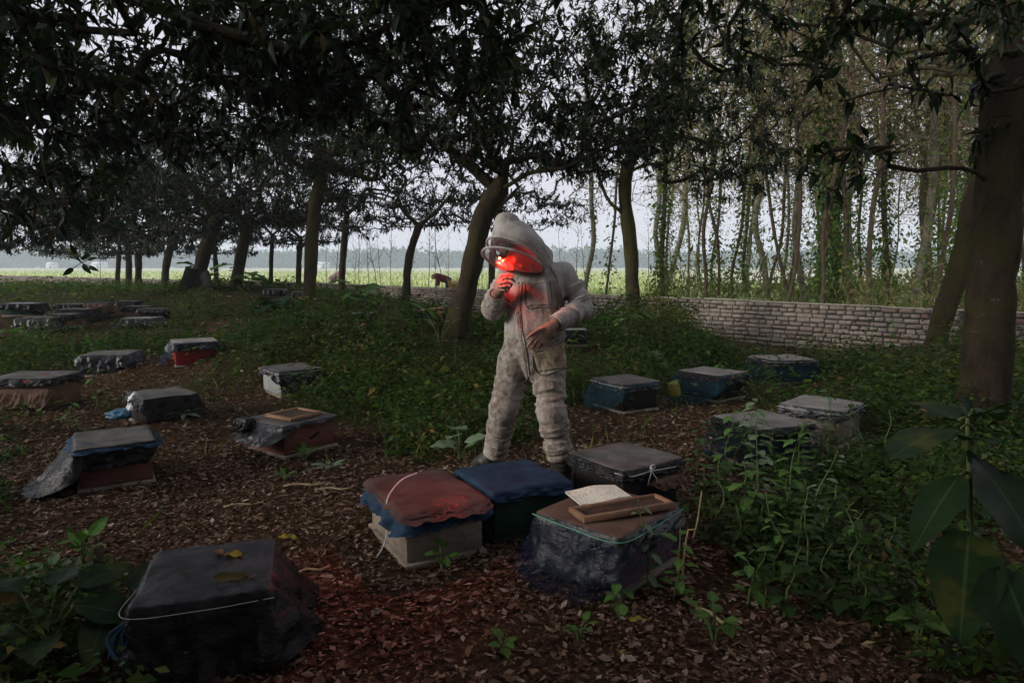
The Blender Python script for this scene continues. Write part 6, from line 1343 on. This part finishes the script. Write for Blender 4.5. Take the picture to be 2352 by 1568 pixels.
def seam(name, pts, r_=.0032, m_='sock'):
    P = catmull(np.column_stack([np.array(pts, float), np.zeros(len(pts))]), 6.0)[:, :2]; out = []
    for q in P:
        d2 = ((pxv[fi] - q) ** 2).sum(1); near = fi[d2 < 9]
        k_ = near[np.argmin(V[near][:, 1])] if len(near) else fi[np.argmin(d2)]; out.append(V[k_] + NV[k_] * .004)
    out = np.array(out); out[1:-1] = (out[:-2] + 2 * out[1:-1] + out[2:]) / 4; mb = MB(); mb.tube(out - ORG, r_, 5); return link(name, mb.mesh(name, [M[m_]], True), suit)
M['seam'] = rough_mat('seam_shadow', (.10, .085, .07), (.16, .135, .11), 30, .95, 0)
seam('zip', [(1190, 648), (1186, 720), (1197, 795), (1211, 868)], .0035, 'seam'); seam('zip', [(1198, 648), (1194, 718), (1205, 792), (1216, 864)], .003, 'seam')
seam('pocket_seam', [(1206, 646), (1208, 705), (1238, 706), (1268, 700), (1264, 645)], .003, 'seam'); seam('pocket_flap', [(1206, 646), (1235, 649), (1264, 645)], .005, 'suit')
seam('pocket_seam', [(1222, 806), (1232, 856), (1270, 855), (1303, 845)], .004, 'seam'); seam('pocket_seam', [(1224, 806), (1260, 800), (1300, 782)], .0035, 'seam'); seam('shoulder_seam', [(1262, 606), (1280, 640), (1290, 680), (1284, 710)], .003, 'seam'); seam('crotch_seam', [(1213, 866), (1200, 880), (1185, 884)], .004, 'seam')
for nm, c_, e_, r_ in (('cuff', 'wrL', 'elL', .05), ('cuff', 'wrR', 'elR', .048), ('trouser_cuff', 'cuffR', 'kneeR', .081), ('trouser_cuff', 'cuffL', 'kneeL', .081)):
    dv = nrm(J[c_] - J[e_]); P = np.array([J[c_] - dv * .035, J[c_] - dv * .02, J[c_] - dv * .004, J[c_] + dv * .004]); mb = MB(); mb.tube(P, np.array([r_ * .96, r_ * 1.04, r_ * 1.02, r_ * .9]), 20, cap=False); mb.V[0] -= ORG; link(nm, mb.mesh(nm, [M['suit']], True), suit)
# boots
for ft, cf, kn in ((footR, 'cuffR', 'kneeR'), (footL, 'cuffL', 'kneeL')):
    bt = SDF(ft - [.25, .4, .03], ft + [.25, .25, .5], .006); top = ft + (J[cf] - ft) * .86; an_ = ft + [0, 0, .07]; tdir = nrm(np.array([-.22, -1, 0]))
    bt.cone(top, an_, .068, .05, .03); bt.cone(an_ - [0, 0, .02], ft + tdir * .19 + [0, 0, .04], .048, .042, .03); bt.cone(ft - tdir * .05 + [0, 0, .02], ft + tdir * .19 + [0, 0, .02], .04, .045, .01)
    bt.cut(lambda P: ft[2] + .0 - P[..., 2]); dv = nrm(top - an_); bt.cut(lambda P: (P - top) @ dv)
    V2, Q2 = bt.mesh(1); b_ = put('boot', V2, Q2, M['boot'])
    mb = MB(); mb.tube([top - dv * .012, top - dv * .002], [.0695, .0695], 18, cap=False); mb.V[0] -= ORG; link('boot_rim', mb.mesh('boot_rim', [M['sock']], True), b_)
    mb = MB(); mb.tube(catmull([top - dv * .05, top + dv * .02, J[cf] - dv * .01], .02), .062, 14); mb.V[0] -= ORG; link('sock', mb.mesh('sock', [M['sock']], True), person)
# hood, veil hoops and veil
H = SDF(HD - .36, HD + .36, .006)
H.ball(hp(.0, 0, -.035), (.178, .130, .112), .02, AX); H.cone(at(1182, 545, 4.14), at(1172, 512, 4.14), .10, .058, .04); H.ball(at(1153, 508, 4.13), .042, .05); H.cone(at(1195, 553, 4.17), at(1232, 598, 4.22), .09, .075, .06); H.cone(at(1238, 592, 4.22), at(1238, 612, 4.22), .085, .085, .03)
r_ = H.region(H.lo, H.lo + H.h * (H.n - 1)); P = r_[1]; fb = .009 * (fbm(P[..., 0] * 7, P[..., 1] * 7, P[..., 2] * 9, 23, 2) - .5) * 2 + .008 * (.5 - np.abs(2 * vnoise(((P - HD) @ fv) * 26, P[..., 0] * 4 + P[..., 1] * 4, P[..., 2] * 3, 29) - 1)) * np.clip(1.2 - np.abs((P - HD) @ fv + .1) / .15, 0, 1)
H.g = H.g - fb.astype(np.float32); inner = H.g + .012
H.g = np.maximum(H.g, -inner)                                                              # a shell
H.cut(lambda P: ((P - HD) @ fv) - .028 - .9 * np.maximum(0, -((P - HD) @ uv) - .13))
V, Q = H.mesh(1); hood = put('hood', V, Q, M['suit'])
th = np.linspace(0, 2 * np.pi, 49)
E1 = np.array([hp(.184 * math.cos(a), .146 * math.sin(a), .030) for a in th]); E2 = np.array([hp(-.006 + .190 * math.cos(a), .142 * math.sin(a), .028 + .082 * (.62 + .38 * math.cos(a))) for a in th])
for nm, E in (('veil_hoop', E1), ('veil_hoop', E2)):
    mb = MB(); mb.tube(E, .0075, 10, cap=False); mb.V[0] -= ORG; link(nm, mb.mesh(nm, [M['suit']], True), person)
m, n, l, bs = mat('veil_mesh'); bs.inputs['Base Color'].default_value = (.05, .045, .045, 1); bs.inputs['Roughness'].default_value = .5
tr = n.new('ShaderNodeBsdfTransparent'); mx = n.new('ShaderNodeMixShader'); mx.inputs[0].default_value = .42; l.new(tr.outputs[0], mx.inputs[1]); l.new(bs.outputs[0], mx.inputs[2]); l.new(mx.outputs[0], n['Material Output'].inputs[0]); tl = n.new('ShaderNodeBsdfTranslucent'); tl.inputs[0].default_value = (.10, .09, .09, 1); m3 = n.new('ShaderNodeAddShader'); l.new(bs.outputs[0], m3.inputs[0]); l.new(tl.outputs[0], m3.inputs[1]); l.new(m3.outputs[0], mx.inputs[2]); M['veil'] = m
rowsV = [E1[:-1] + (E2[:-1] - E1[:-1]) * t + fv * .008 * math.sin(math.pi * t) for t in np.linspace(0, 1, 6)]; cE = E2[:-1].mean(0)
for t in np.linspace(.15, .98, 7): rowsV.append(cE + (E2[:-1] - cE) * math.cos(t * math.pi / 2) + fv * .055 * math.sin(t * math.pi / 2))
VV = np.vstack(rowsV); k_ = len(th) - 1; Qv = []
for i in range(len(rowsV) - 1):
    j = np.arange(k_); Qv.append(np.column_stack([i * k_ + j, i * k_ + (j + 1) % k_, (i + 1) * k_ + (j + 1) % k_, (i + 1) * k_ + j]))
put('veil', VV, np.vstack(Qv), M['veil'])
# collar flap under the chin
V, T, Q, mi = drape(.11, .03, 0, (.02, .01, .02, .01), (.01,) * 4, 77, .006); V = V @ frame_to(at(1215, 630, 4.14) - at(1165, 624, 4.14)).T + at(1195, 627, 4.14)
link('chin_flap', new_mesh('chin_flap', V - ORG, [T, Q], M['suit'], None, True), suit)
# headlamp
lamp = link('headlamp', None, person); lc = hp(.070, -.012, .098); mb = MB(); mb.box((0, 0, 0), (.034, .062, .026), .006, rot=AX); mb.V[0] += lc - ORG; link('lamp_body', mb.mesh('lamp_body', [M['sock']]), lamp)
mb = MB(); mb.tube(np.array([hp(.062 + .0 * math.cos(a), .088 * math.sin(a), .106 * math.cos(a)) for a in np.linspace(0, 6.283, 33)]) - ORG, .008, 6, cap=False); link('strap', mb.mesh('strap', [M['sock']], True), lamp)
m, n, l, bs = mat('red_led'); bs.inputs['Base Color'].default_value = (.8, .02, .01, 1); bs.inputs['Emission Color'].default_value = (1.0, .16, .07, 1); bs.inputs['Emission Strength'].default_value = 12; M['led'] = m
for q in (-.017, .017):
    bm = bmesh.new(); bmesh.ops.create_uvsphere(bm, u_segments=12, v_segments=8, radius=.0085); me = bpy.data.meshes.new('led'); bm.to_mesh(me); bm.free(); me.materials.append(M['led']); link('led', me, lamp, lc - ORG + fv * .014 + sv * q - uv * .004 + np.array([q * .9, 0, 0]))
def red_spot(name, loc, target, power, cone, blend, size=.01):
    ld = bpy.data.lights.new(name, 'SPOT'); ld.energy = power; ld.color = (1.0, .018, .008); ld.spot_size = cone; ld.spot_blend = blend; ld.shadow_soft_size = size
    o = bpy.data.objects.new(name, ld); C.objects.link(o); o.parent = lamp; o.location = loc - ORG; o.rotation_euler = Vector(target - loc).to_track_quat('-Z', 'Y').to_euler(); return o
red_spot('lamp_beam', lc + fv * .03, np.array([-.62, 2.78, 0.0]), 40, R(44), 1.0)
red_spot('lamp_spill', lc + fv * .03, np.array([.0, 2.95, 0.0]), 4.5, R(115), .8)
red_spot('lamp_beam', lc + fv * .02 + uv * .004, hp(-.09, -.02, .10), 5.5, R(170), .4, .012)
sl_ = red_spot('lamp_glint', lc + fv * .03, np.array([-.30, 3.13, .275]), 420, R(7.5), .5, .001); sl_.data.use_nodes = True      # the lamp seen through the wire veil: broken specks
gn = sl_.data.node_tree.nodes; gl = sl_.data.node_tree.links; em = gn['Emission']; tcx = gn.new('ShaderNodeTexCoord'); sx3 = gn.new('ShaderNodeSeparateXYZ'); gl.new(tcx.outputs['Normal'], sx3.inputs[0])
dv1 = gn.new('ShaderNodeMath'); dv1.operation = 'DIVIDE'; gl.new(sx3.outputs[0], dv1.inputs[0]); gl.new(sx3.outputs[2], dv1.inputs[1]); dv2 = gn.new('ShaderNodeMath'); dv2.operation = 'DIVIDE'; gl.new(sx3.outputs[1], dv2.inputs[0]); gl.new(sx3.outputs[2], dv2.inputs[1])
cb = gn.new('ShaderNodeCombineXYZ'); gl.new(dv1.outputs[0], cb.inputs[0]); gl.new(dv2.outputs[0], cb.inputs[1]); nzg = gn.new('ShaderNodeTexNoise'); nzg.inputs['Scale'].default_value = 110; nzg.inputs['Detail'].default_value = 2; gl.new(cb.outputs[0], nzg.inputs['Vector'])
rg2 = ramp(gn, [(.56, (0, 0, 0)), (.62, (1, 1, 1))]); gl.new(nzg.outputs[0], rg2.inputs[0]); gl.new(rg2.outputs[0], em.inputs['Strength'])
print('person', time.time() - T0)

# field workers
M['shirt_red'] = rough_mat('red_checked_shirt', (.16, .02, .03), (.05, .012, .02), 9, .9, 0); M['trouser_dark'] = rough_mat('dark_trousers', (.012, .014, .022), (.025, .028, .04), 9, .9, 0); M['shirt_mauve'] = rough_mat('mauve_cloth', (.20, .15, .15), (.28, .21, .2), 9, .9, 0)
def worker(label, px, d, flip, shirt, trous, tilt=0.0):
    X = at(px, 640, d)[0]; o = np.array([X, d, 0.0]); root = thing('person', label, 'person', o, 0, None); s = flip
    hip = np.array([s * .22, 0, .82]); neck = np.array([-s * .25, -.05, .98 + tilt]); head = np.array([-s * .40, -.06, .97 + tilt])
    def fig(prims, h=.018, relax=1):
        F_ = SDF([-1, -.6, -.03], [1, .6, 1.4], h)
        for p in prims:
            if p[0] == 'c': F_.cone(*p[1:])
            else: F_.ball(*p[1:])
        return F_.mesh(relax)
    arms = [('c', np.array([-s * .18, -.14, .95 + tilt]), np.array([-s * .27, -.2, .66 + tilt]), .05, .042, .03), ('c', np.array([-s * .27, -.2, .66 + tilt]), np.array([-s * .36, -.22, .45 + tilt]), .04, .03, .02), ('c', np.array([-s * .36, -.22, .45 + tilt]), np.array([-s * .39, -.22, .38 + tilt]), .035, .022, .02),
            ('c', np.array([-s * .18, .14, .95 + tilt]), np.array([-s * .22, .2, .66 + tilt]), .05, .042, .03), ('c', np.array([-s * .22, .2, .66 + tilt]), np.array([-s * .3, .2, .45 + tilt]), .04, .03, .02)]
    legs = [('c', hip + [0, -.08, 0], np.array([s * .17, -.09, .45]), .085, .06, .03), ('c', np.array([s * .17, -.09, .45]), np.array([s * .2, -.09, .05]), .058, .045, .03), ('c', np.array([s * .2, -.09, .04]), np.array([s * .04, -.09, .03]), .045, .04, .02),
            ('c', hip + [0, .08, 0], np.array([s * .25, .09, .45]), .085, .06, .03), ('c', np.array([s * .25, .09, .45]), np.array([s * .28, .09, .05]), .058, .045, .03), ('c', np.array([s * .28, .09, .04]), np.array([s * .12, .09, .03]), .045, .04, .02)]
    tor = [('c', hip, neck, .14, .13, .05)]
    V, Q = fig(tor + legs + arms + [('c', neck, head, .06, .06, .03), ('b', head, (.11, .085, .10), .02), ('b', head + [-s * .05, -.03, -.07], .03, .02)]); link('body', new_mesh('body', V, [Q], M['skin'], None, True), root)
    V, Q = fig([('c', hip + [-s * .06, 0, .02], neck, .165, .15, .05)] + [(a[0], a[1], a[2], a[3] + .02, a[4] + .02, a[5]) for a in (arms[0], arms[3])]); link('shirt', new_mesh('shirt', V, [Q], M[shirt], None, True), root)
    V, Q = fig([('b', hip, (.16, .17, .15), .05)] + [(a[0], a[1], a[2], a[3] + .025, a[4] + .025, a[5]) for i, a in enumerate(legs) if i % 3 < 2]); link('trousers', new_mesh('trousers', V, [Q], M[trous], None, True), root)
    V, Q = fig([('b', head + [s * .015, .01, .03], (.105, .092, .085), .02)], .016); link('hair', new_mesh('hair', V, [Q], M['hair'], None, True), root)
worker('farm worker in a red shirt and dark trousers bending over in the green field', 1018, 29, 1, 'shirt_red', 'trouser_dark')
worker('farm worker in mauve clothes bending behind the mango trunk in the field', 772, 34, -1, 'shirt_mauve', 'shirt_mauve', .1)
crumple('sack', (*at(1002, 650, 28.6)[:2], .06), (.28, .22, .26), 'bag_white', 81, 'white sack on the field beside the worker in red', 'sack')
rg = np.random.default_rng(55); nS = 500; aS = rg.uniform(0, 6.28, nS); b = np.column_stack([np.cos(aS) * .12, np.sin(aS) * .12, rg.uniform(0, .1, nS)]); u = np.column_stack([np.cos(aS) * .25, np.sin(aS) * .25, np.ones(nS)])
V, F = leaf_batch(b, u, rg.normal(size=(nS, 3)), rg.uniform(.6, 1.0, nS), np.full(nS, .03)); M['strawleaf'] = leaf_mat('straw_blade', [(0, (.30, .19, .08)), (1, (.42, .30, .14))], .2, .8, .1)
link('straw_sheaf', new_mesh('straw_sheaf', V, [F], M['strawleaf'], None, False, np.repeat(rg.uniform(0, 1, nS), 5)), None, (*at(1050, 640, 27)[:2], 0), 0, None, 'orange straw sheaf standing in the field by the leaning trunk', 'sheaf')

# ------------------------------------------------------------------ hazy air
HZ = bpy.data.materials.new('hazy_air'); HZ.use_nodes = True; hn = HZ.node_tree.nodes; hl = HZ.node_tree.links; hn.remove(hn['Principled BSDF'])
pv = hn.new('ShaderNodeVolumePrincipled'); pv.inputs['Color'].default_value = (.80, .90, 1.0, 1); pv.inputs['Density'].default_value = .001; pv.inputs['Anisotropy'].default_value = .0
hl.new(pv.outputs[0], hn['Material Output'].inputs['Volume'])
mb = MB(); mb.box((0, 370, 8.6), (1700, 860, 20.2)); link('haze', mb.mesh('haze', [HZ]), kind='stuff', label='pale haze in the air over the orchard and field', cat='haze')
print('done', time.time() - T0, 'tris', sum(len(me.loop_triangles) if me.loop_triangles else sum(p.loop_total - 2 for p in me.polygons) for me in bpy.data.meshes if me.users))
